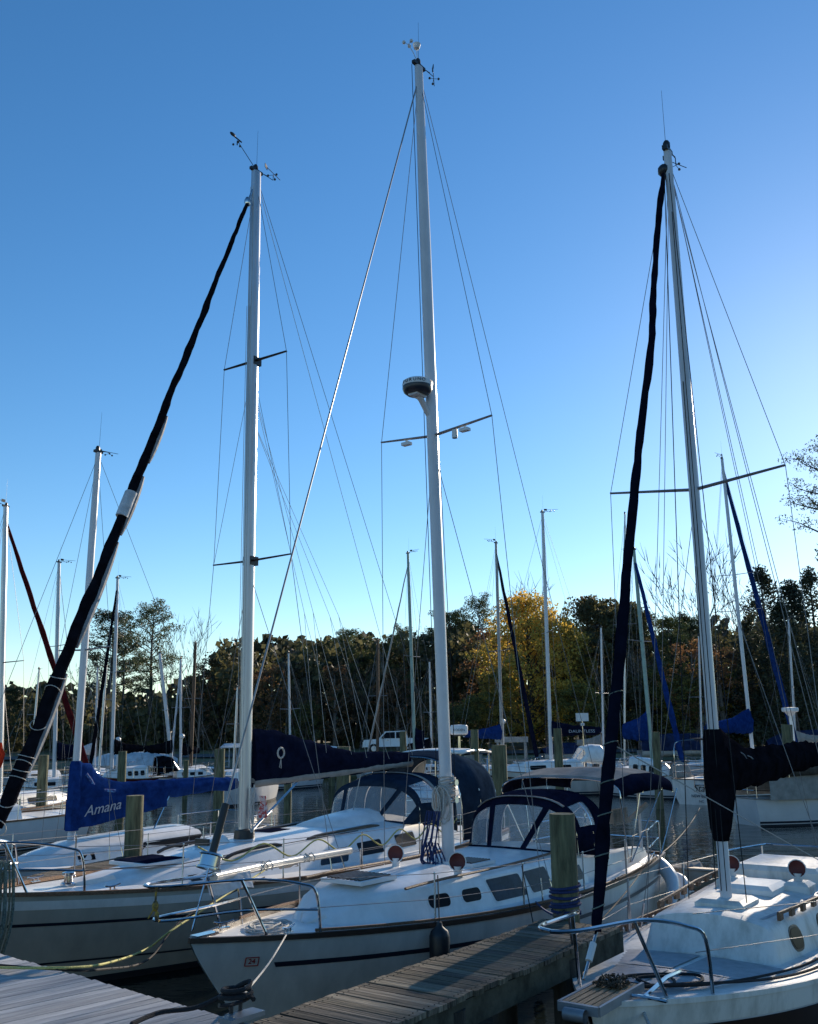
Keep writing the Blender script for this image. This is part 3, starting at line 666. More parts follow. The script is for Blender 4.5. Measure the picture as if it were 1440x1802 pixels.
# boom and cover
g=b.onY(448,1372,0); e=b.onY(756,1352,0); (lambda *k:None)(g,e)
zg=base.z+.92; xb=base.x+.16
b.cover(xb,xb+5.0,zg+.05,zg+.22,[(0,.98),(.1,.95),(.35,.66),(.6,.40),(.85,.34),(1,.28)],'navy',r0=.12,boom='tan',boomr=.085,lump=.035,seed=2,label='long navy sail cover')
MB().tube([Vector((xb+3.2,0,zg+.1)),Vector((xb+2.9,0,b.ctop(9).z+.1))],.01,5).build('mainsheet','rope',b.root)
MB().tube([Vector((xb+1.3,0,zg+.05)),Vector((base.x+.15,0,base.z+.15))],.02,6).build('boom_vang','steel',b.root)
mb=MB(); mb.tube([Vector((xb+.55+.09*math.cos(k),-.175,zg+.55+.09*math.sin(k))) for k in [i*.5236 for i in range(13)]],.018,5); mb.tube([Vector((xb+.55,-.18,zg+.44)),Vector((xb+.55,-.19,zg+.28)),Vector((xb+.5,-.19,zg+.3)),Vector((xb+.55,-.18,zg+.44))],.008,5); mb.build('cover_emblem','rope',b.cov)
for f,x in ((.72,2.4),(.66,3.7)):
    for y in (-.14,.14):
        j=Vector((xb+x*.62,y*.8,zg+3.2)); MB().tube([A(f*.9),j,Vector((xb+x-.5,y,zg+.75-.1*x))],.004,4).build('lazy_jack','rope',b.root); MB().tube([j,Vector((xb+x+.3,y,zg+.7-.1*x))],.004,4).build('lazy_jack','rope',b.root)
MB().tube([A(.99),Vector((xb+5.1,0,zg+.35))],.005,5).build('topping_lift','rope',b.root)
bsx=Vector((b.L-.1,0,1.4)); j=lerp(A(.995),bsx,.78); MB().tube([A(.995),j],.0055,5).build('backstay','wire',b.root)
for sd_ in(-1,1): MB().tube([j,Vector((b.L-.15,sd_*.8,1.4))],.0055,5).build('backstay','wire',b.root)
for k in range(4):
    MB().tube([A(.97-.2*(k%2))+Vector((-.13,.04*k-.06,0)),base+Vector((-.16,.05*k-.08,.25))],.005,5).build('halyard','rope',b.root)
MB().tube(smooth_path([base+Vector((-.02,-.14,.9)),base+Vector((.0,-.16,.45)),base+Vector((.04,-.16,.3)),base+Vector((-.05,-.16,.6)),base+Vector((.05,-.17,.9)),base+Vector((-.06,-.17,.35)),base+Vector((.02,-.17,.2)),base+Vector((.05,-.16,.95))],6),.014,6).build('halyard_coil','rope',b.mast)
b.vane((.42,0,.12),1.2,rot=.4)
t=A(1)+Vector((0,0,.05)); mb=MB(); w1=t+Vector((-.5,.06,.42)); mb.tube([t,w1],.007,5); mb.sphere(w1+Vector((-.13,0,.07)),.05,8,(1.7,.5,.8)); mb.tube([w1+Vector((-.1,0,.05)),w1+Vector((.12,0,.03))],.015,5)
for a_ in range(3): mb.sphere(w1+Vector((.08*math.cos(a_*2.1),.08*math.sin(a_*2.1),-.08)),.025,6); 
mb.tube([w1,w1+Vector((0,0,-.1))],.012,5); mb.build('anemometer','black',b.mast)
b.pulpit(xt=-.45,xf=1.5,zt=.62,r=.017); b.rails([2.8,4.5,6.3,8.1,9.8],h=.62,xa=1.4,xb=11.5); b.pushpit(11.4)
MB().lathe([(.1,0),(.1,.03),(.06,.05),(.055,.13),(.09,.15),(.09,.18),(.001,.2)],Vector((1.75,-.05,b.deckz(1.75))),14).build('windlass','steel',b.root)
# dodger, enclosure
zc=b.ctop(8.8).z-.02
o,ar,S=canopy(b,[9.15,9.75,10.4],[1.12,1.2,1.22],[zc-.05,zc-.15,zc-.3],[zc+.74,zc+.86,zc+.86],'navyt','dodger',front=8.45,wins=[(-.875,-.125,-.333,.333),(-.875,-.125,.417,.833),(-.875,-.125,-.833,-.417),(.125,1.0,-.833,-.417),(.125,1.,.417,.833)],label='dark teal canvas dodger with clear windows')
MB().tube([ar(1,-1+2*k/20)+Vector((.02,0,.03)) for k in range(1,17)],.05,8,sq=.25,flat=Vector((1,0,0))).build('pale_trim','tan',o)
canopy(b,[10.5,11.2,12.1],[1.3,1.35,1.25],[1.3,1.3,1.3],[zc+1.2,zc+1.3,zc+1.15],'navyt','cockpit_enclosure',label='dark teal canvas over the cockpit',pw=.5)
MB().tube([Vector((12.3,-.8,1.35)),Vector((12.35,-.8,1.9))],.02,6).build('stern_rail_post','steel',b.root)
for x,sd_ in ((1.9,-1),(1.8,1),(12,-1)): cleat(b.root,(x,sd_*(b.bd(x/b.L)-.13),b.sheer(x/b.L)+.03),0)
# jib sheet lines on deck
MB().tube([Vector((1.6,-.6,b.deckz(1.6)+.25)),b.ctop(3.4,-.55,.04),b.ctop(5.3,-.8,.03),b.ctop(7.4,-.9,.03)],.007,5).build('jib_sheet','ropek',b.root)

# ---- D: small old sloop bottom right
d=Boat('weathered white sloop at lower right with furled navy headsail and slumped black sail cover',(1.40,8.30),35.5,8.3,2.75,1.38,1.15,1.15,ov=1.0,sov=.3,sf=.66,tm=.55,full=2.4)
d.hull('hullw',boot='stripe',bottom='bottom',wide=('brown',.12,.36)); d.cove('gelold',.0,.11,0,1,name='rub_rail')
d.deck('gelold','gelold',rh=.04,rw=.03)
mb=MB()
for a_,b_ in ((.45,1.9),(1.95,2.8)):
    for sd_ in(-1,1):
        rows=[[Vector((x,sd_*u*(d.bd(x/d.L)-.17),d.deckz(x,u*d.bd(x/d.L))+.006)) for u in (.04,.5,1)] for x in [lerp(a_,b_,i/6) for i in range(7)]]; mb.grid(rows)
for sd_ in (-1,1):
    rows=[[Vector((x,sd_*(d.bd(x/d.L)-q),d.deckz(x,d.bd(x/d.L))+.008)) for q in (.12,.36)] for x in [lerp(2.9,7.5,i/12) for i in range(13)]]; mb.grid(rows)
mb.build('nonskid_panel','nonskid',d.root)
d.cabin([(2.82,.74,.66,.0),(2.86,.74,.64,.05),(3.0,.74,.62,.37),(3.1,.75,.63,.39),(4.2,.85,.73,.41),(5.6,.93,.8,.43),(6.6,.93,.8,.44)],m='gelold',camb=.07)
mb=MB()
for a_,b_ in ((3.2,4.05),(4.15,5.0),(5.1,6.4)):
    for sd_ in (-1,1):
        rows=[[d.ctop(x,sd_*u*interp([(3,.50),(5,.7),(7,.72)],x),.006) for u in (.04,.4,.75,1)] for x in [lerp(a_,b_,i/5) for i in range(6)]]; mb.grid(rows)
mb.build('roof_nonskid_panel','nonskid',d.root)
for sd_ in (-1,1):
    for a_ in (3.45,4.35,5.3): d.window(a_,a_+.3,.3,.78,side=sd_,frame='black',round_=.5,glass='glass')
    mb=MB(); x0=3.3
    mb.tube([d.ctop(lerp(x0,6.2,i/20),sd_*.83*interp([(3,.75),(5,.98),(7,1)],lerp(x0,6.2,i/20)),.075) for i in range(21)],.02,4,flat=Vector((0,0,1)))
    for k in range(9):
        x=lerp(x0+.05,6.1,k/8); mb.box(d.ctop(x,sd_*.83*interp([(3,.75),(5,.98),(7,1)],x),.04),(.13,.035,.07))
    mb.build('slotted_handrail','teak',d.root)
mb=MB()
for sd_ in (-1,1):
    mb.tube([Vector((x,sd_*(d.bd(x/d.L)-.03),d.sheer(x/d.L)+.09)) for x in [2.9+i*.4 for i in range(12)]],.018,4,flat=Vector((0,0,1)))
    for k in range(22): x=2.9+k*.2; mb.box(Vector((x,sd_*(d.bd(x/d.L)-.03),d.sheer(x/d.L)+.05)),(.07,.03,.08))
mb.build('slotted_toe_rail','teak',d.root)
# mast step
q=d.onY(1280,1597,0); bx=q.x; (lambda *k:None)(q)
def lowbox(bt,x0,x1,wd,h,m,name,ins=.06,y=0,z=None):
    mb=MB(); zz=z if z is not None else bt.ctop((x0+x1)/2).z-.05
    lo=[Vector((x0,y-wd,zz)),Vector((x1,y-wd,zz)),Vector((x1,y+wd,zz)),Vector((x0,y+wd,zz))]; mi=[p+Vector((0,0,h*.7)) for p in lo]
    hi=[Vector((x0+ins,y-wd+ins,zz+h)),Vector((x1-ins,y-wd+ins,zz+h)),Vector((x1-ins,y+wd-ins,zz+h)),Vector((x0+ins,y+wd-ins,zz+h))]
    return mb.add(lo+mi+hi,[(0,1,5,4),(1,2,6,5),(2,3,7,6),(3,0,4,7),(4,5,9,8),(5,6,10,9),(6,7,11,10),(7,4,8,11),(8,9,10,11)]).build(name,m,bt.root,smooth=False)
lowbox(d,bx-.28,bx+.3,.27,.13,'gelold','mast_step')
lowbox(d,bx+.75,bx+1.45,.30,.15,'gel','forward_hatch')
lowbox(d,5.65,6.9,.55,.2,'gelold','companionway_hood')
lowbox(d,4.95,5.3,.16,.14,'gelold','vent_box',y=.38); lowbox(d,4.95,5.3,.16,.14,'gelold','vent_box',y=-.42)
base=Vector((bx,0,d.ctop(bx).z+.06)); mt=d.pover(base,1175,268)
d.rig(base,mt,'mast',r=.085,sq=.75,taper=.8,spr=[(.503,1.10,0,.12)],chain=bx+.1,wr=.0045,sm='alud',seg=10,tap0=.6)
A=d.A
for y in (.38,-.42):
    cowl(d,Vector((5.12,y,d.ctop(5.12).z+.06)),.10,face=(-1,-.25))
tk=Vector((-.05,0,d.sheer(0)+.22)); top=A(.965)
pts=[];rs=[]
path=[(1169,300,0),(1160,380,.07),(1150,520,.18),(1147,600,.25),(1128,760,.39),(1118,850,.48),(1106,980,.60),(1096,1100,.7),(1085,1220,.78),(1072,1340,.86),(1066,1420,.905),(1058,1520,.95),(1050,1640,.995)]
foot=lerp(top,tk,.925)
pp=[]
for x,y,t in path:
    p=lerp(top,foot,t); q=d.loc(over(d.M@Vector((p.x,p.y,0)),x,y)); pp.append(q)
pp=smooth_path(pp,7)
n=len(pp); rs=[interp([(0,.03),(.08,.04),(.3,.045),(.6,.055),(.9,.058),(1,.04)],i/(n-1))*(1+.16*noise.noise(Vector((i*.33,2,7)))) for i in range(n)]
o=rough(MB().tube(pp,rs,12),.014,8,3).build('furled_sail','navyd',d.root,ang=80); o['label']='headsail furled in baggy navy cover'
for i in range(int(n*.66),n-2,5):
    p=pp[i]; mb=MB(); tt=(pp[i+1]-pp[i]).normalized(); s_=tt.orthogonal().normalized(); u_=tt.cross(s_)
    mb.tube([p+(s_*math.cos(a)+u_*math.sin(a))*(rs[i]+.006)+tt*.03*math.sin(a) for a in [2*PI*k/12 for k in range(12)]],.006,5,closed=True).build('sail_tie','ropeg',d.root)
MB().tube([pp[-1],tk],.013,6).build('forestay','steel',d.root)
MB().tube([A(.985),pp[0]],.012,5).build('furler_swivel','black',d.root); MB().sphere(pp[0],.09,8).build('halyard_block','black',d.root)
MB().tube([lerp(pp[-1],tk,.25),lerp(pp[-1],tk,.62)],.03,8).build('furler_drum','white',d.root)
# slumped cover
zg=base.z+1.0; xb=bx+.05
rows=[]; K=16
prof=[(0,-.02,.0),(0.02,.0,.1)]
mb=MB()
# collar round the mast
zz=[base.z+.62,base.z+.75,base.z+1.0,base.z+1.3,base.z+1.6,base.z+1.78,base.z+1.86]; rr=[.08,.11,.13,.14,.125,.11,.09]; ex=[.01,.08,.25,.52,.30,.08,.02]
for z,r_,e_ in zip(zz,rr,ex):
    row=[]
    for j in range(K):
        a=2*PI*j/K; x=math.cos(a)*(r_+(e_ if math.cos(a)>0 else 0)); row.append(Vector((bx+x+.02*noise.noise(Vector((z*5,j,1))),math.sin(a)*r_*(1+.25*noise.noise(Vector((z*4,j*.7,3)))),z)))
    rows.append(row)
mb.grid(rows,True); mb.add(rows[0],[tuple(reversed(range(K)))]); mb.add(rows[-1],[tuple(range(K))]); mb.build('cover_collar','blackc',d.root,ang=80)
d.cover(xb+.05,xb+5.3,zg+.25,zg+.42,[(0,.72),(.08,.55),(.2,.38),(.5,.34),(.8,.32),(1,.2)],'blackc',r0=.17,boom='mast',boomr=.05,lump=.08,seed=9,label='crumpled black sail cover')
for k in range(4):
    x=xb+.55+k*.31; MB().tube(smooth_path([Vector((x,-.02,zg+.60-.05*k)),Vector((x+.16,-.09,zg+.56-.05*k)),Vector((x+.30+.05*(k%2),-.12,zg+.44-.04*k))],4),[.004,.012,.02,.024,.024,.02,.014,.008,.004],5,sq=.4).build('sail_fold','gsail',d.cov)
bsx=Vector((d.L-.1,0,1.2)); MB().tube([A(.99),bsx],.0045,5).build('backstay','wire',d.root)
MB().tube([A(.985),Vector((xb+3.9,0,zg+.4))],.0045,5).build('topping_lift','ropek',d.root)
for sd_ in (-1,1):
    for dx,ff in ((.75,.985),(1.15,.97)): MB().tube([A(ff),Vector((bx+dx,sd_*(d.bd((bx+dx)/d.L)-.1),d.sheer(.5)))],.0045,5).build('shroud','wire',d.root)
MB().tube([A(.97)+Vector((-.1,.03,0)),Vector((bx-.5,.25,base.z+.05))],.006,5).build('halyard','ropek',d.root)
MB().tube([A(.96)+Vector((-.1,-.03,0)),Vector((bx-.25,-.3,base.z+.02))],.006,5).build('halyard','ropek',d.root)
for k in range(3): MB().tube([A(.9-.25*k)+Vector((-.1,.03*k-.03,0)),base+Vector((-.12,.06*k-.05,.1))],.0055,5).build('halyard','ropek',d.root)
MB().tube([pp[int(n*.72)],d.onY(1440,1513,-.6)],.006,5).build('spare_halyard','rope',d.root)
d.vane((.35,0,-.1),.9,rot=-.2)
# pulpit of D: single rail
d.pulpit(xt=-.58,xf=1.12,zt=.62,r=.0175,low=0)
z1=d.sheer(0)+.62; near=[0,0,Vector((.95,-(d.bd(.12)-.03),z1))]
for zf in (1,.48):
    MB().tube([near[2]+Vector((0,0,-(1-zf)*.6)),Vector((4.0,-(d.bd(4/d.L)-.05),d.sheer(.45)+.6*zf)),Vector((7.2,-(d.bd(.87)-.05),d.sheer(.87)+.6*zf))],.0042,5).build('lifeline','wire',d.root)
    MB().tube([Vector((.95,d.bd(.12)-.03,z1-(1-zf)*.6)),Vector((4.0,(d.bd(4/d.L)-.05),d.sheer(.45)+.6*zf)),Vector((7.2,(d.bd(.87)-.05),d.sheer(.87)+.6*zf))],.0042,5).build('lifeline','wire',d.root)
for x in (4.0,5.8):
    for sd_ in(-1,1): p=Vector((x,sd_*(d.bd(x/d.L)-.05),d.sheer(x/d.L))); MB().tube([p,p+Vector((0,0,.6))],.012,6).build('stanchion','steel',d.root)
d.pushpit(7.2,zt=.62,r=.015)
# bow platform
mb=MB()
for k in range(5): mb.box(Vector((.26,-.13+.065*k,d.sheer(0)+.05)),(.8,.052,.025))
pf=mb.build('bow_platform','teakl',d.root,smooth=False)
mb=MB()
for y in (-.175,.175): mb.box(Vector((.28,y,d.sheer(0)+.03)),(.9,.025,.07))
mb.box(Vector((-.17,0,d.sheer(0)+.03)),(.04,.35,.07)); mb.lathe([(.05,-.09),(.05,.09)],Vector((-.24,0,d.sheer(0)+.0)),10,Matrix.Rotation(PI/2,3,'X')); mb.build('anchor_roller','alud',pf)
mb=MB()
for k in range(90):
    p=Vector((.38+.34*random.random(),-.12+.25*random.random(),d.sheer(0)+.075+.03*random.random())); a=random.random()*6
    mb.tube([p+Vector((.022*math.cos(a+q),.013*math.sin(a+q),.012*math.sin(q*2+a))) for q in [i*PI/3 for i in range(6)]],.006,4,closed=True)
tag(mb.build('anchor_chain','rust',d.root),'heap of rusty anchor chain on the bow platform')
mb=MB(); p=Vector((.62,.12,d.deckz(.6)+.02)); mb.lathe([(.07,0),(.08,.05),(.05,.08),(.001,.09)],p,12); mb.build('deck_fitting','white',d.root)
mb=MB(); p=Vector((.45,-.3,d.deckz(.5)+.05)); mb.tube([p,p+Vector((.45,-.02,.06)),p+Vector((.9,.02,.02))],.018,6); mb.tube(smooth_path([p+Vector((-.02,-.2,.0)),p,p+Vector((-.02,.2,.0))],4),.016,6)
mb.build('anchor','steel',d.root)

# ---- A: sloop with the blue boom cover
a=Boat('small white sloop with royal blue lettered sail cover, left of the beige sloop',(-8.8,18.0),33,8.4,2.7,1.12,.95,1.0,ov=1.0,sov=.2,sf=.7,tm=.56)
a.hull('hullw',cove=None); a.deck('gel','alud',rh=.03,rw=.02)
a.cabin([(1.5,.15,.1,.0),(2.1,.6,.4,.16),(3.0,.82,.62,.34),(4.4,.95,.76,.42),(6.0,.95,.78,.44)],camb=.09)
for sd_ in (-1,1):
    a.window(2.75,3.1,.35,.68,side=sd_,frame='white',round_=.1)
    a.window(4.0,5.7,.34,.78,side=sd_,frame='black',sk=.3,round_=.1)
q=a.onY(125,1478,0); base=Vector((q.x,0,a.ctop(q.x).z)); mt=a.pover(base,173,797)
a.rig(base,mt,'mast',r=.085,sq=.8,spr=[(.47,.85,0,.03)],chain=base.x+.1,fore=(.1,0,1.2),back=(8.3,0,1.1),seg=6); a.vane((.3,0,.0),1.0)
zg=base.z+.55
a.cover(base.x+.02,base.x+5.0,zg+.2,zg+.34,[(0,.92),(.06,.88),(.10,.68),(.16,.5),(.25,.40),(.5,.36),(.75,.32),(1,.2)],'blue',r0=.13,boom='mast',boomr=.045,lump=.05,seed=5,label='royal blue sail cover with faded top edge')
# wide skirt of the cover at the mast
mb=MB(); rows=[]
for t in [i/10 for i in range(11)]:
    x=base.x-.1+t*2.6; lo=zg+lerp(-.32,-.02,t)+.04*noise.noise(Vector((t*6,0,0))); hi=zg+.2+lerp(.1,.15,t); rows.append([Vector((x,-.12+.02*noise.noise(Vector((t*7,k,1))),lerp(lo,hi,k/6))) for k in range(7)])
mb.grid(rows); rows=[[Vector((p.x,-p.y,p.z)) for p in r_] for r_ in rows]; mb.grid(rows); sk=mb.build('cover_skirt','blue',a.root)
mb=MB(); pts=[(0,1.35),(.12,1.28),(.22,1.0),(.32,.86)]; 
mb.tube([Vector((base.x+.2+x,-.11,zg+z-.25)) for x,z in ((0,1.05),(.1,.95),(.22,.8),(.4,.70),(.8,.66))],.035,6,sq=.4).build('faded_cover_edge','bluew',a.root)
MB().tube([Vector((base.x,0,zg-.33)),Vector((base.x,0,zg+.3)),Vector((base.x,0,zg+1.0)),Vector((base.x,0,zg+1.08))],[.14,.145,.125,.095],14).build('cover_collar','blue',a.root)
tx=frame_mtx(Vector((base.x+.62,-.185,zg+.08)),(1,0,.10),(0,0,1)); text(a.root,'Amana',.30,tx,'letterw',shear=.35,sx=1.15)
mb=MB(); mb.tube([a.onY(300,1395,0)+Vector((0,0,-.0)),a.onY(262,1478,-.3)],.02,6).build('boom_strut','steel',a.root)
a.pulpit(xt=-.3,xf=1.2,zt=.55); a.rails([2.4,4.0,5.6],h=.55,xa=1.1,xb=7.2); a.pushpit(7.1,zt=.6)

# ---- Z: white hull at far left edge
z_=Boat('white sailboat cut off by the left edge, brown waterline stripe, behind the blue-covered sloop',(-16.2,25.2),36,8.6,2.8,1.25,1.05,1.1,ov=1.1,sov=.2)
z_.hull('hullw',boot='brown',bottom='bottom',zboot=.26); z_.deck('gel','teak'); z_.cabin([(1.6,.15,.1,0),(2.3,.6,.4,.2),(3.4,.85,.62,.36),(6.2,.95,.76,.42)])
for sd_ in (-1,1): z_.window(3.6,4.3,.3,.7,side=sd_); z_.window(4.7,5.4,.3,.7,side=sd_)
z_.pulpit(xf=1.2); z_.rails([2.6,4.2,5.8],xa=1.1,xb=7.4); z_.pushpit(7.4)
# ================================================================ setting
WZ=.2
def water_mat():
    m=bpy.data.materials.new('marina_water'); m.use_nodes=True; n=m.node_tree.nodes; l=m.node_tree.links; b=n['Principled BSDF']
    b.inputs['Base Color'].default_value=(.010,.014,.012,1); b.inputs['Roughness'].default_value=.04; b.inputs['IOR'].default_value=1.33
    tc=n.new('ShaderNodeTexCoord'); prev=None
    for sc,st,di,det in ((.7,(1,2.0,1),.022,3),(3.6,(1,2.0,1),.007,3),(13,(1,1.3,1),.0014,2)):
        mp=n.new('ShaderNodeMapping'); mp.inputs['Scale'].default_value=st; mp.inputs['Rotation'].default_value=(0,0,R(20*sc)); l.new(tc.outputs['Object'],mp.inputs[0])
        t=n.new('ShaderNodeTexNoise'); t.inputs['Scale'].default_value=sc; t.inputs['Detail'].default_value=det; l.new(mp.outputs[0],t.inputs[0])
        bp=n.new('ShaderNodeBump'); bp.inputs['Strength'].default_value=1; bp.inputs['Distance'].default_value=di; l.new(t.outputs[0],bp.inputs['Height'])
        if prev: l.new(prev.outputs[0],bp.inputs['Normal'])
        prev=bp
    l.new(prev.outputs[0],b.inputs['Normal']); return m
G['water']=water_mat()
SH=69.0 # shore line distance
wt=MB().add([(-1500,-1500,WZ),(1500,-1500,WZ),(1500,SH+.2,WZ),(-1500,SH+.2,WZ)],[(0,1,2,3)]).build('water','water',smooth=False); tag(wt,'dark rippled marina water reflecting the boats','water',kind='structure')
# ground: one sheet, low bank rising to flat land
rows=[]
xs=[-2500,-600,-200]+[-120+8*i for i in range(31)]+[200,600,2500]
for Y,z in ((SH-.6,-.8),(SH,.35),(SH+1.2,.75),(SH+4,1.0),(SH+9,1.25),(SH+16,1.45),(SH+30,1.6),(SH+60,1.8),(200,2.0),(600,2.0),(5000,2.0)):
    rows.append([Vector((x,Y+(.5*noise.noise(Vector((x*.1,0,0))) if Y<100 else 0),z+(.12*noise.noise(Vector((x*.15,Y*.2,4))) if z>0 else 0))) for x in xs])
tag(MB().grid(rows).build('ground','grass'),'grassy bank and ground under the trees','ground',kind='structure')
rd=MB().add([(-200,SH+12,1.46),(200,SH+12,1.46),(200,SH+17,1.60),(-200,SH+17,1.60)],[(0,1,2,3)]).build('road','asph',smooth=False); tag(rd,'asphalt lane along the far bank','road',kind='structure')
lp=MB(); rows=[[Vector((x,Y,1.02+.04*(Y-SH-3)+.03*noise.noise(Vector((x,Y,0))))) for x in [-3.5+.6*i for i in range(22)]] for Y in (SH+2.2,SH+4,SH+7,SH+10)]
tag(lp.grid(rows).build('leaf_litter','leafl'),'sunlit fallen leaves on the far bank','leaf litter',kind='stuff')
# ---- finger pier beside C and main dock
def deckrun(name,label,p0,p1,width,z,mat_,pw=.14,gap=.013,th=.04,along=False,group=None,beam=True,wob=.004,cat='pier'):
    """planks across (or along) the run from p0 to p1; p0..p1 is the far-left edge line"""
    p0=Vector((p0[0],p0[1],0)); p1=Vector((p1[0],p1[1],0)); ax=(p1-p0); Ln=ax.length; ax.normalize(); cr=Vector((ax.y,-ax.x,0)) # to the right
    root=empty(name,(p0.x,p0.y,0)); tag(root,label,cat,group); o=-p0
    mb=MB(); k=0
    if not along:
        n=int(Ln/(pw+gap))
        for i in range(n):
            g=.5+.6*random.random(); 
            if random.random()<.12: g*=1.7
            mb.cc=(g,g*lerp(.97,1.0,random.random()),g*lerp(.9,1.03,random.random()))
            c_=p0+o+ax*((pw+gap)*(i+.5))+cr*(width/2+random.uniform(-.012,.012))+Vector((0,0,z-th/2+random.uniform(-wob,wob)))
            mb.box(c_,(width+random.uniform(0,.03),pw,th),Matrix.Rotation(math.atan2(cr.y,cr.x)+random.uniform(-.006,.006),3,'Z'))
            if name=='finger_pier':
                g0=mb.cc; mb.cc=.12
                for e_ in (-width/2+.05,width/2-.05):
                    for w2 in (-.03,.03): mb.box(c_+cr*e_+ax*w2+Vector((0,0,th/2+.001)),(.011,.011,.004))
                mb.cc=g0
    else:
        n=int(width/(pw+gap))
        for i in range(n):
            g=.85+.25*random.random(); mb.cc=(g,g,g)
            c_=p0+o+ax*(Ln/2)+cr*((pw+gap)*(i+.5))+Vector((0,0,z-th/2+random.uniform(-wob,wob)*.3))
            mb.box(c_,(Ln,pw,th),Matrix.Rotation(math.atan2(ax.y,ax.x),3,'Z'))
    mb.build('deck_boards',mat_,root,smooth=False,attr=True)
    if beam:
        for s_ in (.02,width-.04):
            m_=MB(); m_.box(p0+o+ax*(Ln/2)+cr*s_+Vector((0,0,z-th-.11)),(Ln,.05,.2),Matrix.Rotation(math.atan2(ax.y,ax.x),3,'Z')); m_.build('side_beam','beam',root,smooth=False)
    return root,ax,cr,Ln,o+p0
p0=atz(455,1797,1.6); p1=atz(966,1614,1.6); dirp=(p1-p0).normalized(); p0=p0-dirp*1.2
pier,ax,cr,Ln,o=deckrun('finger_pier','weathered grey plank finger pier running between the middle sloop and the small sloop',p0,p1,.86,1.6,'pier',pw=.115)
for u in (.6,2.5,4.45):
    for s_ in (.1,.76):
        m_=MB().tube([o+ax*u+cr*s_+Vector((0,0,-1.4)),o+ax*u+cr*s_+Vector((0,0,1.5))],.12,12); m_.build('post','pileb',pier)
    m_=MB().box(o+ax*(u+.15)+cr*.43+Vector((0,0,1.28)),(.06,.84,.2),Matrix.Rotation(math.atan2(ax.y,ax.x),3,'Z')); m_.build('cross_beam','beam',pier,smooth=False)
cleat(pier,o+ax*(Ln-.15)+cr*.2+Vector((0,0,1.6)),1.0,'black',1.1)
# main dock: boards parallel to the slips
e0=atz(14,1684,1.7); e1=atz(417,1798,1.7); ed=(e1-e0).normalized(); e0=e0-ed*7; e1=e1+ed*1.6
inw=Vector((ed.y,-ed.x,0)) # towards camera side
dk=empty('main_dock',(e0.x,e0.y,0)); tag(dk,'pale grey composite-board dock in the lower left corner','dock')
mb=MB(); o=Vector((0,0,0)); axx=Vector((-inw.x,-inw.y,0)); skew=Matrix.Rotation(R(-6),3,'Z')@axx; ln=6.5; n=int((e1-e0).length/.105)
for i in range(n):
    g=.8+.3*random.random(); mb.cc=(g,g,g*1.02); q=ed*(.105*(i+.5)); c_=q-skew*(ln/2-.01-.02*random.random())+Vector((0,0,1.7-.015)); c_.z+=random.uniform(-.0015,.0015)
    mb.box(c_,(ln,.097,.03),Matrix.Rotation(math.atan2(skew.y,skew.x),3,'Z'))
mb.build('deck_boards','comp',dk,smooth=False,attr=True)
mb=MB().box(ed*((e1-e0).length/2)-axx*.08+Vector((0,0,1.54)),((e1-e0).length,.05,.26),Matrix.Rotation(math.atan2(ed.y,ed.x),3,'Z')); mb.build('side_beam','beam',dk,smooth=False)
for u in (1,4,7,9.5): MB().tube([ed*u-axx*.3+Vector((0,0,-1.4)),ed*u-axx*.3+Vector((0,0,1.6))],.13,12).build('post','pileb',dk)
cl=atz(415,1785,1.73); cl=cl-Vector((e0.x,e0.y,0)); cleat(dk,cl,.9,'black',1.15)
MB().box(cl+Vector((.05,-.05,.0)),(.30,.13,.03),Matrix.Rotation(.9,3,'Z')).build('cleat_block','alud',dk,smooth=False)
# pier left of B
q0=atz(-60,1580,1.35); q1=atz(228,1505,1.35)
deckrun('finger_pier','dark plank finger pier between the blue-covered sloop and the beige sloop',q0-Vector((1.5,2.2,0)),q1,1.0,1.35,'pier')
# ---- pilings
def piling(px,py0,py1,zb_,r,label,m='pile',group=None,lean=0,dist=None,cap=0):
    p=atz(px,py1,zb_) if dist is None else atY(px,py1,dist)
    t=over(p,px if lean==0 else lean,py0); rt=empty('piling',(p.x,p.y,0)); tag(rt,label,'piling',group)
    mb=MB(); pts=[Vector((0,0,-1.5)).lerp(Vector((t.x-p.x,t.y-p.y,t.z)),i/8) for i in range(9)]
    mb.tube(pts,[r*1.06,r*1.05,r*1.04,r*1.03,r*1.02,r,r,r*.99,r*.97],16); mb.build('post',m,rt)
    mb=MB(); mb.tube([pts[0]*1,pts[0].lerp(pts[-1],.32)],r*1.075,16); mb.build('weed_band','pileb',rt)
    return rt,p,t
pr,pp_,pt_=piling(996,1432,1612,1.6,.145,'thick green-tinged piling at the end of the near finger pier, wrapped with blue rope',lean=989)
mb=MB(); pts=[]
for k in range(90):
    a=k*.45; pts.append(Vector((pp_.x+math.cos(a)*(.158+.012*math.sin(k*.7)),pp_.y+math.sin(a)*(.158+.012*math.sin(k*.9)),1.62+.0035*k+.012*math.sin(k*.31))))
tag(mb.tube(pts,.016,6).build('dock_line','ropeb'),'blue dock line wound round the foot of the near piling','rope')
piling(236,1400,1520,1.2,.165,'round brown-green piling between the blue-covered and beige sloops, sunlit on one edge',lean=238)
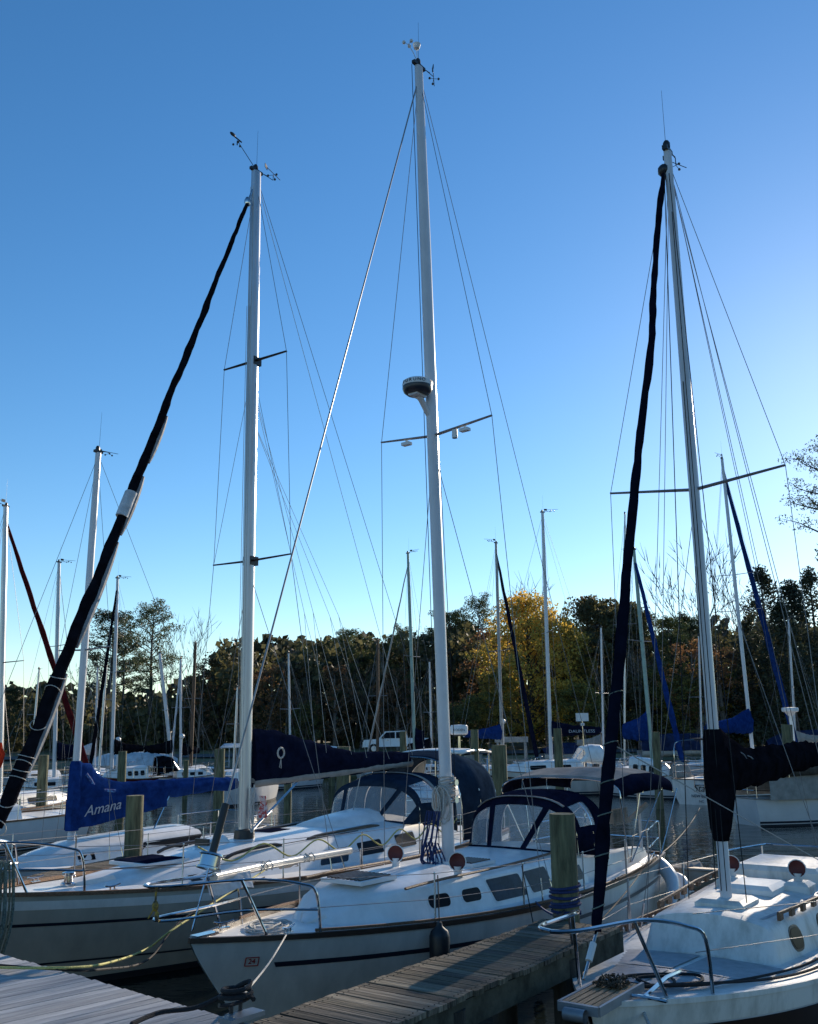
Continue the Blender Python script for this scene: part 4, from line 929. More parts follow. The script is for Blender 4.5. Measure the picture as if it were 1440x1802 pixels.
for px,y0,y1,Y,r,lb in ((75,1329,1424,33,.17,'leaning weathered piling left of the blue sail cover, rope tied low'),(214,1322,1392,46,.20,'thick dark piling behind the blue sail cover'),(326,1338,1385,50,.13,'slim dark piling in front of the white moored hull left of the beige boat mast'),
    (385,1318,1440,31,.17,'piling just left of the beige sloop mast'),(603,1314,1396,34,.24,'broad pale-edged piling standing behind the navy sail cover'),(506,1297,1445,36,.14,'thin dark piling standing in open water behind the navy boom'),
    (838,1284,1440,37,.15,'tall piling right of the canopied cruiser'),(881,1311,1412,30,.24,'thick green piling behind the middle sloop dodger'),(984,1282,1358,45,.20,'leaning piling in front of the long cream hull'),
    (1157,1288,1372,41,.17,'dark piling by the bow of the pilothouse sloop'),(1254,1312,1382,40,.2,'piling partly hidden behind the crumpled black sail cover'),(1388,1275,1410,36,.20,'tall grey piling with a flat cap in front of the canvas-topped motorboat'),
    (712,1287,1330,58,.2,'short dark piling near the white pickup'),(583,1330,1372,60,.2,'far piling left of the picket fence')):
    piling(px,y0,y1,0,r,lb,dist=Y,lean=px-3 if px>700 else px+2,group='pilings of the marina berths')
# ================================================================ boats across the fairway
def far(label,bowpx,Yb,sternpx,Ys,mastpx=None,topy=None,hull='hullw',zb=1.35,B=3.1,boot='stripe',cove=None,cab='gel',cabst=None,wins=3,spr=((.5,.9),),covm=None,covlen=.38,covh=(.8,.3),covz=.9,jib=None,jr=.09,jm='mast',r=.1,wm='glass',bottom='bottom',dodg=None,lean=None,group='boats across the fairway',deckm='gel',wr=.0065,ph=.42,sov=.3,mastm='mast',pul=True,wide=None,cat='sailboat',name='sailboat',cm2=None):
    p=atY(bowpx,1300,Yb); q=atY(sternpx,1300,Ys); v=Vector((q.x-p.x,q.y-p.y)); L=v.length; ang=math.degrees(math.atan2(v.x,v.y))
    f=Boat(label,(p.x,p.y),ang,L,min(B,L*.33),zb,zb*.8,zb*.84,ov=.12*L,sov=sov,sf=.7,group=group,name=name,cat=cat)
    f.hull(hull,boot=boot,cove=cove,covev=(.14,.2),covet=(.05,.97),n=16,bottom=bottom,wide=wide); f.deck(deckm,'teak' if covm else 'alud',rh=.04,rw=.03,n=16)
    W=f.B/2; h=ph
    f.cabin(cabst or [(.17*L,.15,.1,.0),(.24*L,.5*W,.36*W,.5*h),(.34*L,.64*W,.5*W,.85*h),(.45*L,.7*W,.56*W,h),(.68*L,.7*W,.56*W,h*1.1)],m=cab)
    x0=.34*L
    for k in range(wins):
        a_=x0+k*.32*L/max(1,wins)
        for sd_ in (-1,1): f.window(a_,a_+.2*L/max(1,wins),.34,.74,side=sd_,frame=cab,glass=wm,round_=.25,fr=.02)
    f.hatch(.3*L,0,.5,.5,'smoke')
    if mastpx is not None:
        # mast base on the centreline where the pixel column meets it
        lo=f.onY(mastpx,1330,0); x=max(.2*L,min(.72*L,lo.x)); base=Vector((x,0,f.ctop(x).z)); t=f.pover(base,lean if lean is not None else mastpx,topy)
        f.rig(base,t,mastm,r=r,sq=.75,spr=[(s_[0],s_[1],.03,.03) for s_ in spr],chain=x+.1,wr=wr,seg=4,sm='alud',fore=None if jib else (.1,0,zb),back=(L-.1,0,zb),track=False,lowers=1)
        f.vane((.35,0,.05),1.5)
        MB().tube([f.A(.93)+Vector((-.12,0,0)),base+Vector((-.14,0,.3))],wr*.8,4).build('halyard','rope',f.root)
        if jib: f.furl(f.A(.95),Vector((.12,0,zb+.25)),[(0,jr*.5),(.3,jr*.8),(.7,jr),(.97,jr),(1,.03)],jib,n=22,seed=len(label))
        if covm:
            zz=base.z+covz; f.cover(x+.08,x+covlen*L,zz,zz+.12,[(0,covh[0]),(.15,covh[0]*.85),(.4,lerp(covh[0],covh[1],.6)),(1,covh[1])],covm,r0=.2,boom=jm,boomr=.06,lump=.05,seed=len(label)*1.3)
            MB().tube([f.A(.97),Vector((x+covlen*L,0,zz+.3))],wr*.8,4).build('topping_lift','rope',f.root)
            MB().tube([Vector((x+covlen*L*.85,0,zz)),Vector((x+covlen*L*.8,0,f.deckz(x)+.3))],wr,4).build('mainsheet','rope',f.root)
    if pul: f.pulpit(xt=-.2,xf=1.1,zt=.55,r=.014)
    f.rails([.3*L,.46*L,.62*L],h=.58,xa=1.05,xb=.86*L,rw=.007); f.pushpit(.86*L,zt=.6)
    if dodg:
        x=.66*L; z=f.ctop(x).z-.03; canopy(f,[x+.35,x+.8,x+1.25],[W*.72]*3,[z-.1,z-.2,z-.3],[z+.65,z+.75,z+.72],dodg,'dodger',front=x-.25,wins=[(-.875,-.125,-.25,.25),(-.875,-.125,.333,.75),(-.875,-.125,-.75,-.333)],usteps=24)
    return f
def pole_thing(f,x,y,z0,z1,nm='pole',r=.025,m='steel'):
    o=MB().tube([Vector((x,y,z0)),Vector((x,y,z1))],r,8).build(nm,m,f.root); return o
f1=far('cream sloop at the left edge with bright red sail cover and dark red jib',172,37,-150,29.5,4,892,hull='hullb',boot='brown',bottom='bot_red',covm='red',jib='dred',jr=.11,r=.11,spr=((.44,1.0),),lean=10,zb=1.45,B=3.3,covlen=.36,mastm='alu')
f2=far('white sloop with two small square ports, seen behind the furled black headsail',10,46,150,49,98,990,lean=104,covm='navy',spr=((.6,1.0),),wins=2,zb=1.2,jib=None,covh=(.9,.5),covlen=.3)
f3=far('dark red hulled sloop with white cabin, moored behind the royal blue lettered sail cover',158,52,296,56,198,1018,lean=207,hull='dred',boot=None,bottom='blackc',covm='blackc',jib='blackc',spr=((.5,.9),),wins=4,jr=.1,zb=1.3,ph=.6)
f4=far('white sloop with dark folded canopy amidships, moored left of the beige boat mast',400,57,268,55,274,1150,lean=281,covm='blackc',spr=((.5,.8),),zb=1.25,dodg='blackc')
f4b=far('pale sloop showing only its slim white mast above the dark sloop canopies',300,62,380,66,319,1160,lean=318,covm='blackc',spr=((.55,.8),),zb=1.1,cab='gel',jib='sail',jr=.07)
# small open motorboat near B's mast
f5=far('open white motorboat hull poking out left of the beige sloop mast',392,44,470,50,None,None,zb=1.35,hull='hullw',cab='gel',boot=None,wins=0,name='motorboat',cat='motorboat',cabst=[(2.2,.4,.3,0),(2.4,.5,.4,.5),(3.6,.5,.4,.6)],pul=False)
f6=far('grey sloop with green-tinted mast and a dark navy cover upright at its mast foot',640,60,790,57,731,974,lean=718,mastm='green',covm='navy',covlen=.1,covh=(1.4,1.0),jib='alud',jr=.06,spr=((.5,1.0),),zb=1.2)
# canopied cruiser with square radar
f7=far('cruiser with flat white canopy and square radar on a pole, right of the central mast',690,33,815,39,None,None,zb=1.35,B=3.2,name='cabin_cruiser',cat='cruiser',hull='hullw',boot='stripe',wins=2)
L=f7.L; Q=f7.loc(atY(805,1345,37.2)); mb=MB()
rows=[[Vector((x,y,2.72+.06*(1-(y/1.25)**2)-.05*((x-L*.72)/1.2)**2)) for y in (-1.25,-.8,-.3,.3,.8,1.25)] for x in (L*.5,L*.6,L*.72,L*.85,L*.98)]
o=mb.grid(rows).build('hard_canopy','gel',f7.root); o.modifiers.new('s','SOLIDIFY').thickness=.07
for x in (L*.52,L*.97):
    for y in (-1.15,1.15): pole_thing(f7,x,y,f7.sheer(.7),2.72,'canopy_post',.02)
for y in (-1.17,1.17): MB().add([Vector((L*.56,y,2.6)),Vector((L*.86,y,2.6)),Vector((L*.8,y,1.75)),Vector((L*.6,y,1.75))],[(0,1,2,3)]).build('side_curtain','tan',f7.root)
R7=f7.loc(atY(808,1284,37.6)); px_=R7.x; 
pole_thing(f7,px_,R7.y,1.1,R7.z-.25,'radar_pole',.045); mb=MB(); mb.box((px_,R7.y,R7.z-.22),(.4,.4,.06)); mb.build('radar_mount','black',f7.root)
mb=MB(); 
pl=[Vector((px_-.33*1.0,R7.y-.3,R7.z-.17))]
mb.lathe([(.001,-.19),(.30,-.19),(.345,-.15),(.35,.10),(.31,.17),(.001,.19)],(px_,R7.y,R7.z),24); rdm=mb.build('radar_dome','white',f7.root)
vd=(f7.loc(CAM)-Vector((px_,R7.y,R7.z))); vd.z=0; vd.normalize(); rr_=Vector((-vd.y,vd.x,0))
text(rdm,'KODEN',.13,frame_mtx(Vector((px_,R7.y,R7.z-.02))+vd*.36,rr_,(0,0,1)),'letter')
for x,y in ((L*1.0,-1.0),(L*1.0,-.3),(L*.9,-1.2),(L*1.02,.5)):
    MB().tube([Vector((x,y,1.2)),Vector((x+.1,y,2.4)),Vector((x+.5,y,2.75))],.022,6).build('davit_tube','steel',f7.root)
f8=far('white sloop with broad blue hull stripe and dark bare mast carrying a rolled navy jib',948,57,792,53,884,956,lean=873,mastm='alud',covm='blue',jib='navy',spr=((.5,.9),),zb=1.3,wide=('bstripe',.02,.28),covlen=.42,jr=.13,covz=1.5)
f9=far('long cream sloop with DAUNTLESS lettered on its side and tall white mast',832,50,1102,51,970,902,lean=955,hull='hull',zb=1.55,B=3.4,covm='navy',covlen=.34,covz=1.25,spr=((.5,1.1),),wins=2,jib=None,dodg='gel',ph=.6,cove='brown')
sd9=-1 if f9.loc(CAM).y<0 else 1
def side_text(f,x,v,s,size,m,shear=0,sx=1):
    sd=-1 if f.loc(CAM).y<0 else 1; t=x/f.L; p=f.P(t,v,.02,sd); xd=f.P(t+.03,v,.02,sd)-f.P(t-.03,v,.02,sd); ud=f.P(t,v-.06,.02,sd)-f.P(t,v+.06,.02,sd)
    if sd==1: xd=-xd
    text(f.root,s,size,frame_mtx(p,xd,ud),m,shear=shear,sx=sx,ext=.004)
side_text(f9,f9.onY(925,1366,sd9*1.4).x,.30,'DAUNTLESS',.30,'letter',sx=1.05)
xc_=f9.mb_.x+.20*f9.L; text(f9.root,'DAUNTLESS',.22,frame_mtx(Vector((xc_,sd9*.26,f9.mb_.z+1.42)),(-sd9*1,0,0),(0,0,1)),'letterw',sx=1.2)
Q=f9.loc(atY(1029,1262,50)); pole_thing(f9,Q.x,Q.y*.4,1.3,Q.z-.2,'stern_pole',.04); mb=MB(); mb.box((Q.x,Q.y*.4,Q.z),(.6,.3,.42)); mb.lathe([(.09,0),(.12,.08),(.09,.16)],(Q.x,Q.y*.4,Q.z-.45),10); mb.build('deck_floodlight','white',f9.root,smooth=False)
f10=far('white pilothouse sloop with royal blue sail cover, pale green mast and grey-covered bow',1204,45.5,1075,49,1148,968,lean=1116,mastm='green',hull='hullw',covm='blue',jib='blue',jr=.13,spr=((.55,1.0),),zb=1.4,covh=(1.5,.7),covz=.9,ph=.85,wins=3,cab='gel')
Q=f10; mb=MB(); mb.sphere((.35,0,1.35),.55,14,(1.0,.75,1.15)); tag(mb.build('bow_cover','tan',f10.root),'grey cloth cover bulging over the bow')
f11=far('white sloop seen from astern with name on its transom and blue sail cover',1405,55,1226,42.5,1326,808,lean=1271,hull='gel',covm='blue',jib='blue',jr=.16,spr=((.48,1.2),(.60,1.0)),zb=1.5,B=3.6,r=.12,covlen=.40,covh=(1.2,.35),covz=1.45,dodg='blackc',ph=.5,sov=.2,wins=3)
tc_=f11.P(1,.3,0,-1).lerp(f11.P(1,.3,0,1),.5)
xs_=(f11.P(1,.3,0,1)-f11.P(1,.3,0,-1)); up_=(f11.P(1,.15,0,1)-f11.P(1,.45,0,1)); up_.y=0
for s_,sz_,dz_,sh in (('Star',.42,.12,.4),('NEW BERN',.17,-.2,0),('NC',.15,-.42,0)):
    text(f11.root,s_,sz_,frame_mtx(tc_+Vector((.05,0,dz_)),xs_.normalized(),up_),'letter',shear=sh,ext=.006)
mb=MB()
for y in(-.22,.22): mb.tube([Vector((f11.L+.04,y,1.5)),Vector((f11.L+.08,y,.95))],.018,5)
for z in(1.45,1.25,1.05): mb.tube([Vector((f11.L+.06,-.22,z)),Vector((f11.L+.06,.22,z))],.018,5)
mb.build('stern_ladder','steel',f11.root)
mb=MB(); 
for y in (-1.1,1.1): mb.tube(smooth_path([Vector((f11.L-.1,y,1.2)),Vector((f11.L-.1,y,2.6)),Vector((f11.L-.6,y*.9,2.9)),Vector((f11.L-.6,0,2.95))],4),.02,6)
mb.build('stern_arch','steel',f11.root)
MB().box((f11.L-.7,.3,3.0),(1.2,1.3,.05)).build('solar_panel','smoke',f11.root,smooth=False)
# motorboat under brown canvas
f12=far('motorboat under a long brown-grey canvas top with pale curtains at the right edge',1560,36,1296,34,None,None,zb=1.3,B=3,name='motorboat',cat='motorboat',hull='hullw',wins=0,covm=None)
L=f12.L
z0=1.25
canopy(f12,[.25*L,.45*L,.65*L,.85*L,.98*L],[1.35,1.4,1.4,1.35,1.25],[1.85,1.9,1.9,1.85,1.75],[2.45,2.55,2.55,2.5,2.3],'brownc','canvas_top',front=None,pw=.4,lowf=0)
for sd_ in(-1,1):
    MB().grid([[Vector((x,sd_*1.3+.03*noise.noise(Vector((x*3,z,0))),z)) for z in (1.1,1.3,1.6,1.9)] for x in [lerp(.3*L,.97*L,i/20) for i in range(21)]]).build('side_curtain','tan',f12.root)
f13=far('white boat with high bow and round radome on a post at the right edge',1392,50,1560,53,None,None,hull='hullw',zb=1.9,B=3.2,wins=2)
Q=f13.loc(atY(1391,1252,52.2)); pole_thing(f13,Q.x,Q.y,1.2,Q.z-.2,'radome_post',.1,'gel'); MB().lathe([(.001,-.22),(.16,-.22),(.28,-.05),(.43,0),(.45,.12),(.42,.2),(.001,.22)],Q,20).build('radome','white',f13.root)
# dinghy hanging/stowed
def dinghy(label,px,Y,z,L=2.8,rz=0,m='white',group=None):
    p=atY(px,1330,Y); rt=empty('dinghy',(p.x,p.y,z),rz); tag(rt,label,'dinghy',group); rows=[]
    for i in range(13):
        t=i/12; w_=.62*(1-abs(2*t-1.05)**2.6*.9) if t<.95 else .42; k=.42*(1-.15*t); row=[]
        for j in range(9):
            u=-1+j/4; row.append(Vector((t*L-L/2,w_*u,k*abs(u)**2.2+.12*(1-t)**3)))
        rows.append(row)
    o=MB().grid(rows).build('hull',m,rt); o.modifiers.new('s','SOLIDIFY').thickness=.04
    for x in (-.3,.5): MB().box((x*L/2,0,.3),(.22,.95,.03)).build('thwart','teak',rt,smooth=False)
    mb=MB(); 
    for s_ in(-1,1): mb.tube([Vector((r_[0].x,s_*abs(r_[0].y),r_[0].z+.01)) for r_ in rows],.025,6)
    mb.build('gunwale',m,rt); return rt
dinghy('upturned-looking white dinghy stowed across the deck right of the blue sail cover',1365,48.5,1.75,rz=.3)
dinghy('low grey dinghy floating behind the stern of the middle sloop',1216,21,.25,L=2.6,rz=1.0,m='tan')
for (lb,bp,Yb,sp,Ys,mp,ty,ln,kw) in (
 ('white sloop with grey cover, in the gap between golden tree and navy headsail',1120,60,1000,63,1062,1105,1058,dict(covm='tan',zb=1.2)),
 ('small white sloop moored far behind the pilothouse sloop, brown cover on its boom',1190,60,1290,64,1236,1120,1230,dict(covm='brownc',zb=1.2)),
 ('far-row white sloop with grey boom cover, below the rightmost navy tarpaulin',1330,62,1470,60,1402,1090,1388,dict(covm='tan',zb=1.3)),
 ('low white sloop behind the royal blue lettered cover with bare pale boom',235,63,120,60,168,1175,172,dict(covm='sail',zb=1.1)),
 ('white sloop showing behind the navy boom cover, left of the flat dock canopy',445,56,560,60,512,1150,508,dict(covm='navy',zb=1.2)),
 ('grey hulled sloop behind the canopied cruiser, black boom cover',800,62,690,60,760,1165,756,dict(covm='blackc',zb=1.15,hull='tan'))):
    far(lb,bp,Yb,sp,Ys,mp,ty,lean=ln,wins=2,r=.07,**kw)
# masts whose hulls hide among the moored boats
for i,(px,ty,lean,Y,rr_,m_,lb) in enumerate(((66,1178,69,62,.07,'alu','sloop with short thin grey mast far off near the left edge'),(345,1132,344,64,.12,'wood','brown wooden mast standing before the dark trees'),(671,1126,665,63,.11,'wood','brown wooden mast left of the white pickup'),(186,1130,190,60,.08,'alu','thin mast just left of the tall pines'),(420,1210,418,61,.07,'alu','thin mast hidden partly behind the beige sloop mast'),(1102,905,1100,58,.07,'alu','thin grey mast whose head shows left of the furled navy headsail'))):
    p=atY(px,1310,Y); f=Boat(lb,(p.x-1.5,p.y-3),25,7.5,2.4,1.0,.85,.9,group='boats across the fairway')
    f.hull('hullw',n=12); f.deck('gel',None,n=12); f.cabin([(1.4,.3,.2,0),(2.2,.6,.45,.3),(5,.7,.5,.34)])
    for sd_ in(-1,1): f.window(2.6,3.2,.3,.7,side=sd_); 
    base=Vector((3.0,0,f.ctop(3).z)); f.rig(base,f.pover(base,lean,ty),m_,r=rr_,sq=.9,spr=[(.55,.7,0,0)],wr=.008,seg=3,fore=(.1,0,1.1),back=(7.4,0,1),track=False,whip=False,lowers=False)
# ================================================================ shore: truck, fence, tarps, dock
def truck():
    q=atY(697,1300,84); rt=empty('pickup_truck',(q.x,q.y,1.52),R(3)); tag(rt,'white crew-cab pickup truck parked on the far bank, facing left','pickup')
    prof=[(-2.85,.55),(-2.9,.95),(-2.75,1.15),(-1.55,1.22),(-.95,1.85),(.75,1.9),(1.0,1.28),(2.85,1.25),(2.88,.6)]
    mb=MB(); n=len(prof)
    lo=[Vector((x,-.98,z)) for x,z in prof]; 
    def wy(z): return .98 if z<1.3 else lerp(.98,.74,(z-1.28)/.6)
    rows=[[Vector((x,-wy(z),z)) for x,z in prof],[Vector((x,wy(z),z)) for x,z in prof]]
    mb.grid(rows); mb.add(rows[0],[tuple(range(n))]); mb.add(rows[1],[tuple(reversed(range(n)))]); mb.add([rows[0][0],rows[0][-1],rows[1][-1],rows[1][0]],[(0,1,2,3)])
    o=mb.build('body','truck',rt,ang=25); bv=o.modifiers.new('b','BEVEL'); bv.width=.05; bv.segments=2
    for sd_ in (-1,1):
        for pl in (((-1.35,1.27),(-.88,1.76),(-.12,1.79),(-.12,1.27)),((-.02,1.27),(-.02,1.79),(.66,1.8),(.84,1.27))):
            MB().prism([Vector((x,sd_*(wy(z)+.012),z)) for x,z in pl],(0,-sd_*.03,0)).build('side_window','glass',rt,smooth=False)
        for x in (-1.95,1.85):
            wl=MB().lathe([(.001,-.12),(.40,-.12),(.42,-.08),(.42,.08),(.40,.12),(.001,.12)],(x,sd_*.88,.42),22,Matrix.Rotation(PI/2,3,'X')).build('wheel','tyre',rt)
            MB().lathe([(.001,-.13),(.22,-.13),(.25,-.1),(.25,.1),(.22,.13),(.001,.13)],(x,sd_*.885,.42),16,Matrix.Rotation(PI/2,3,'X')).build('rim','alu',wl)
            MB().lathe([(.5,-.01),(.5,.01)],(x,sd_*.97,.46),18,Matrix.Rotation(PI/2,3,'X')).build('wheel_arch','black',rt)
        MB().box((-2.84,sd_*.72,.98),(.08,.36,.18)).build('headlight','smoke',rt)
        MB().box((2.86,sd_*.86,1.02),(.06,.14,.36)).build('tail_light','red2',rt)
        MB().box((-1.15,sd_*1.1,1.32),(.1,.18,.2)).build('side_mirror','black',rt)
        MB().box((.25,sd_*1.0,1.12),(.16,.03,.04)).build('door_handle','steel',rt); MB().box((-.75,sd_*1.0,1.12),(.16,.03,.04)).build('door_handle','steel',rt)
    MB().add([Vector(p) for p in ((-1.5,-.78,1.27),(-1.5,.78,1.27),(-.98,.7,1.83),(-.98,-.7,1.83))],[(0,1,2,3)]).build('windscreen','glass',rt,smooth=False)
    MB().box((-2.9,0,.62),(.14,1.8,.26)).build('front_bumper','alud',rt); MB().box((2.93,0,.6),(.14,1.8,.2)).build('rear_bumper','alud',rt)
truck()
def fence(px0,px1,Y,z,h,label):
    a_=atY(px0,1300,Y); b_=atY(px1,1300,Y); rt=empty('picket_fence',(a_.x,a_.y,z)); tag(rt,label,'fence'); Lx=b_.x-a_.x
    mb=MB(); k=0; x=0
    while x<Lx: mb.box((x,0,h/2),(.09,.03,h)); x+=.2
    for zz in (.2,h-.2): mb.box((Lx/2,.03,zz),(Lx,.04,.09))
    mb.build('pickets','fence',rt,smooth=False)
    for k in range(5): MB().box((Lx*k/4,.05,h/2+.06),(.12,.12,h+.12)).build('post','fence',rt,smooth=False)
fence(500,604,74,1.1,1.0,'white picket fence on the far bank left of the pickup')
p=atY(545,1300,66); rt=empty('dock_canopy',(p.x,p.y,0)); tag(rt,'flat white canopy on thin posts at the water behind the navy sail cover','canopy')
mb=MB(); rows=[[Vector((x,y,2.35+.22*(1-abs(x)/2.4)-.05*abs(y))) for y in (-1.4,0,1.4)] for x in (-2.4,-1.2,0,1.2,2.4)]; o=mb.grid(rows).build('roof','white',rt); o.modifiers.new('s','SOLIDIFY').thickness=.06
for x in (-2.2,2.2):
    for y in (-1.3,1.3): MB().tube([Vector((x,y,0)),Vector((x,y,2.35))],.035,6).build('post','steel',rt)
p=atY(468,1300,70); rt=empty('boat_shed',(p.x,p.y,.9)); tag(rt,'low grey open shed with thin roof on the far bank behind the beige mast','shed')
mb=MB(); rows=[[Vector((x,y,1.5+.25*(1-abs(y)/1.6))) for y in (-1.6,0,1.6)] for x in (-3,3)]; o=mb.grid(rows).build('roof','tarpl',rt,smooth=False); o.modifiers.new('s','SOLIDIFY').thickness=.05
for x in (-2.9,0,2.9):
    for y in (-1.5,1.5): MB().tube([Vector((x,y,-.2)),Vector((x,y,1.52))],.05,6).build('post','fence',rt)
def tarped(px,Y,z,L,h,m,label,rz=0,w_=2.2,group='boats laid up under tarpaulins'):
    p=atY(px,1300,Y); rt=empty('tarped_boat',(p.x,p.y,z),rz); tag(rt,label,'covered boat',group); rows=[]
    for i in range(21):
        t=i/20; hh=h*(1-abs(2*t-1)**3*.55)*(1+.06*noise.noise(Vector((t*7,px,0)))); wd=w_/2*(1-abs(2*t-.9)**4*.6); row=[]
        for j in range(13):
            u=-1+j/6; row.append(Vector((L*(t-.5),wd*u*(1+.04*noise.noise(Vector((t*12,j,1)))),.45+hh*(1-abs(u)**1.5)+.03*noise.noise(Vector((t*10,j,3))))))
        rows.append(row)
    MB().grid(rows).build('tarpaulin',m,rt); rows=[]
    for i in range(13):
        t=i/12; wd=w_/2*(1-abs(2*t-.9)**4*.6)*.96; rows.append([Vector((L*(t-.5),wd*math.sin(a_),.5-.6*math.cos(a_)*(1-.3*t))) for a_ in [-PI/2+PI*j/8 for j in range(9)]])
    MB().grid(rows).build('hull','hullw',rt)
tarped(1198,73,1.3,6.5,1.25,'tarp','laid-up boat under navy tarpaulin behind the crumpled black sail cover',rz=.1)
tarped(1440,72,1.3,7.5,1.4,'tarp','laid-up boat under navy tarpaulin cut off by the right edge',rz=-.1)
tarped(238,67,.9,6.0,.9,'tarpl','laid-up boat under pale blue tarpaulin behind the dark red hull',rz=.05)
tarped(1010,71,1.2,5,.8,'tarp','small boat under dark tarpaulin behind the tall white mast of the cream sloop',rz=.2)
p=atY(900,1300,64); rt=empty('boat_lift',(p.x,p.y,0)); tag(rt,'grey metal dock frame with two posts beside the golden tree','dock frame')
for x in (-.9,.9):
    MB().tube([Vector((x,0,-1)),Vector((x,0,2.9))],.09,8).build('post','alud',rt)
MB().box((0,0,2.8),(2.2,.3,.35)).build('cross_beam','alud',rt)
def lamp(px,py,Y,label):
    p=atY(px,py,Y); rt=empty('dock_lamp',(p.x,p.y,0)); tag(rt,label,'lamp',group='round dock lamps'); MB().tube([Vector((0,0,-.5)),Vector((0,0,p.z-.12))],.05,8).build('post','white',rt); MB().sphere((0,0,p.z),.17,10).build('globe','white',rt)
lamp(208,1302,58,'white globe lamp on a post beside the pale blue tarpaulin'); lamp(885,1270,58,'white globe lamp on a thin post by the dark bare mast'); lamp(320,1296,60,'white globe lamp low in front of the bare trees')
def farpier(px0,px1,Y,label):
    a_=atY(px0,1300,Y); b_=atY(px1,1300,Y); deckrun('fixed_dock',label,(a_.x,a_.y),(b_.x,b_.y),1.6,1.15,'pier',pw=.14,cat='dock')
farpier(-100,900,66.5,'long low plank dock running behind the far row of boats on the left'); farpier(905,1700,66.5,'low plank dock behind the far row of boats on the right')
# ================================================================ trees
def leaves(mb,c,r,n,s,flat=1.0,asp=.5,shade=1.0):
    for _ in range(n):
        while True:
            p=Vector((random.uniform(-1,1),random.uniform(-1,1),random.uniform(-1,1)))
            if p.length<1: break
        p=Vector((p.x*r,p.y*r,p.z*r*flat)); a=Vector((random.gauss(0,1),random.gauss(0,1),random.gauss(0,.7))).normalized(); b_=a.orthogonal().normalized()
        b_=Matrix.Rotation(random.random()*6.3,3,a)@b_; cc=a.cross(b_); q=s*random.uniform(.6,1.35); mb.cc=shade*random.uniform(.8,1.2)
        o=Vector(c)+p; mb.add([o-b_*q*.5,o+cc*q*asp*.5,o+b_*q*.5,o-cc*q*asp*.5],[(0,1,2,3)])
def limb(mb,p,d,L,r,k=4,droop=0,wob=.12,n=5):
    pts=[Vector(p)]; d=Vector(d).normalized()
    for i in range(k):
        d=(d+Vector((random.gauss(0,wob),random.gauss(0,wob),random.gauss(0,wob)-droop))).normalized(); pts.append(pts[-1]+d*L/k)
    mb.tube(pts,[r*(1-.8*i/k) for i in range(k+1)],n,caps=False); return pts,d
def make_pine(h,cb,R_,nl=26,dens=1.0,clr=.85,seed=0,s=.42):
    random.seed(seed); t=MB(); c=MB(); k=10; pts=[Vector((.25*math.sin(i*.7+seed),.2*math.cos(i*.5),h*i/k)) for i in range(k+1)]
    t.tube(pts,[.02*h*(1-.85*i/k) for i in range(k+1)],8)
    for j in range(nl):
        f=cb+(1-cb)*((j+.5)/nl)**.9; z=h*f; i=min(k-1,int(f*k)); p=pts[i].lerp(pts[i+1],f*k-i); a=j*2.4+random.random(); g=(f-cb)/(1-cb)
        L=R_*(.75+.35*random.random())*(math.sin(PI*min(1,.18+.78*g))**.6)
        lp,d_=limb(t,p,(math.cos(a),math.sin(a),.25+.5*g),L,.006*h*(1-.5*g),4)
        for q in (lp[2],lp[3],lp[4]):
            if random.random()<clr: leaves(c,q+Vector((0,0,.15)),R_*.2*random.uniform(.7,1.2),int(34*dens),s,.6,.32)
            if random.random()<.6: 
                e=q+Vector((random.gauss(0,.16*R_),random.gauss(0,.16*R_),random.uniform(0,.5))); t.tube([q,e],[.03,.015],3,caps=False); leaves(c,e,R_*.17*random.uniform(.7,1.2),int(28*dens),s,.65,.32)
    leaves(c,pts[-1],R_*.2,int(60*dens),s,.9,.32)
    return t,c
def make_broad(h,R_,n=110,per=36,s=.45,zb=.12,seed=0,asp=.75,top=.55):
    random.seed(seed); t=MB(); c=MB(); t.tube([Vector((0,0,0)),Vector((.1,.1,h*.3)),Vector((-.1,0,h*.6)),Vector((0,.1,h*.9))],[.022*h,.018*h,.011*h,.003*h],8)
    for j in range(n):
        a=random.random()*2*PI; f=zb+(1-zb)*random.random()**.8; rad=R_*math.sin(PI*min(1,max(.05,(f-zb)/(1-zb)*.85+.12)))**top
        rr=rad*random.random()**.4*(1+.25*noise.noise(Vector((a*1.3,f*5,seed)))); p=Vector((rr*math.cos(a),rr*math.sin(a),h*f*(1-.03*random.random())))
        if j%3==0: limb(t,Vector((0,0,max(.1*h,p.z-rr*.8))),p-Vector((0,0,max(.1*h,p.z-rr*.8))),(p-Vector((0,0,max(.1*h,p.z-rr*.8)))).length,.004*h,3,wob=.05,n=4)
        leaves(c,p,R_*.2*random.uniform(.6,1.3),per,s,.8,asp)
    return t,c
def make_bare(h,seed=0,twig=.028,spread=.5,lv=5):
    random.seed(seed); t=MB()
    def rec(p,d,L,r,l):
        pts,dd=limb(t,p,d,L,r,3,wob=.09,n=5 if l<2 else 3)
        if l>=lv: return
        for k in range(3 if l<4 else 2):
            a=random.random()*2*PI; o=dd.orthogonal().normalized(); o=Matrix.Rotation(a,3,dd)@o; nd=(dd+o*spread*random.uniform(.6,1.3)+Vector((0,0,.22))).normalized()
            rec(pts[-1 if k<2 else 2],nd,L*random.uniform(.62,.82),max(twig,r*.52),l+1)
    rec(Vector((0,0,0)),Vector((0,0,1)),h*.30,.012*h,0); return t,None
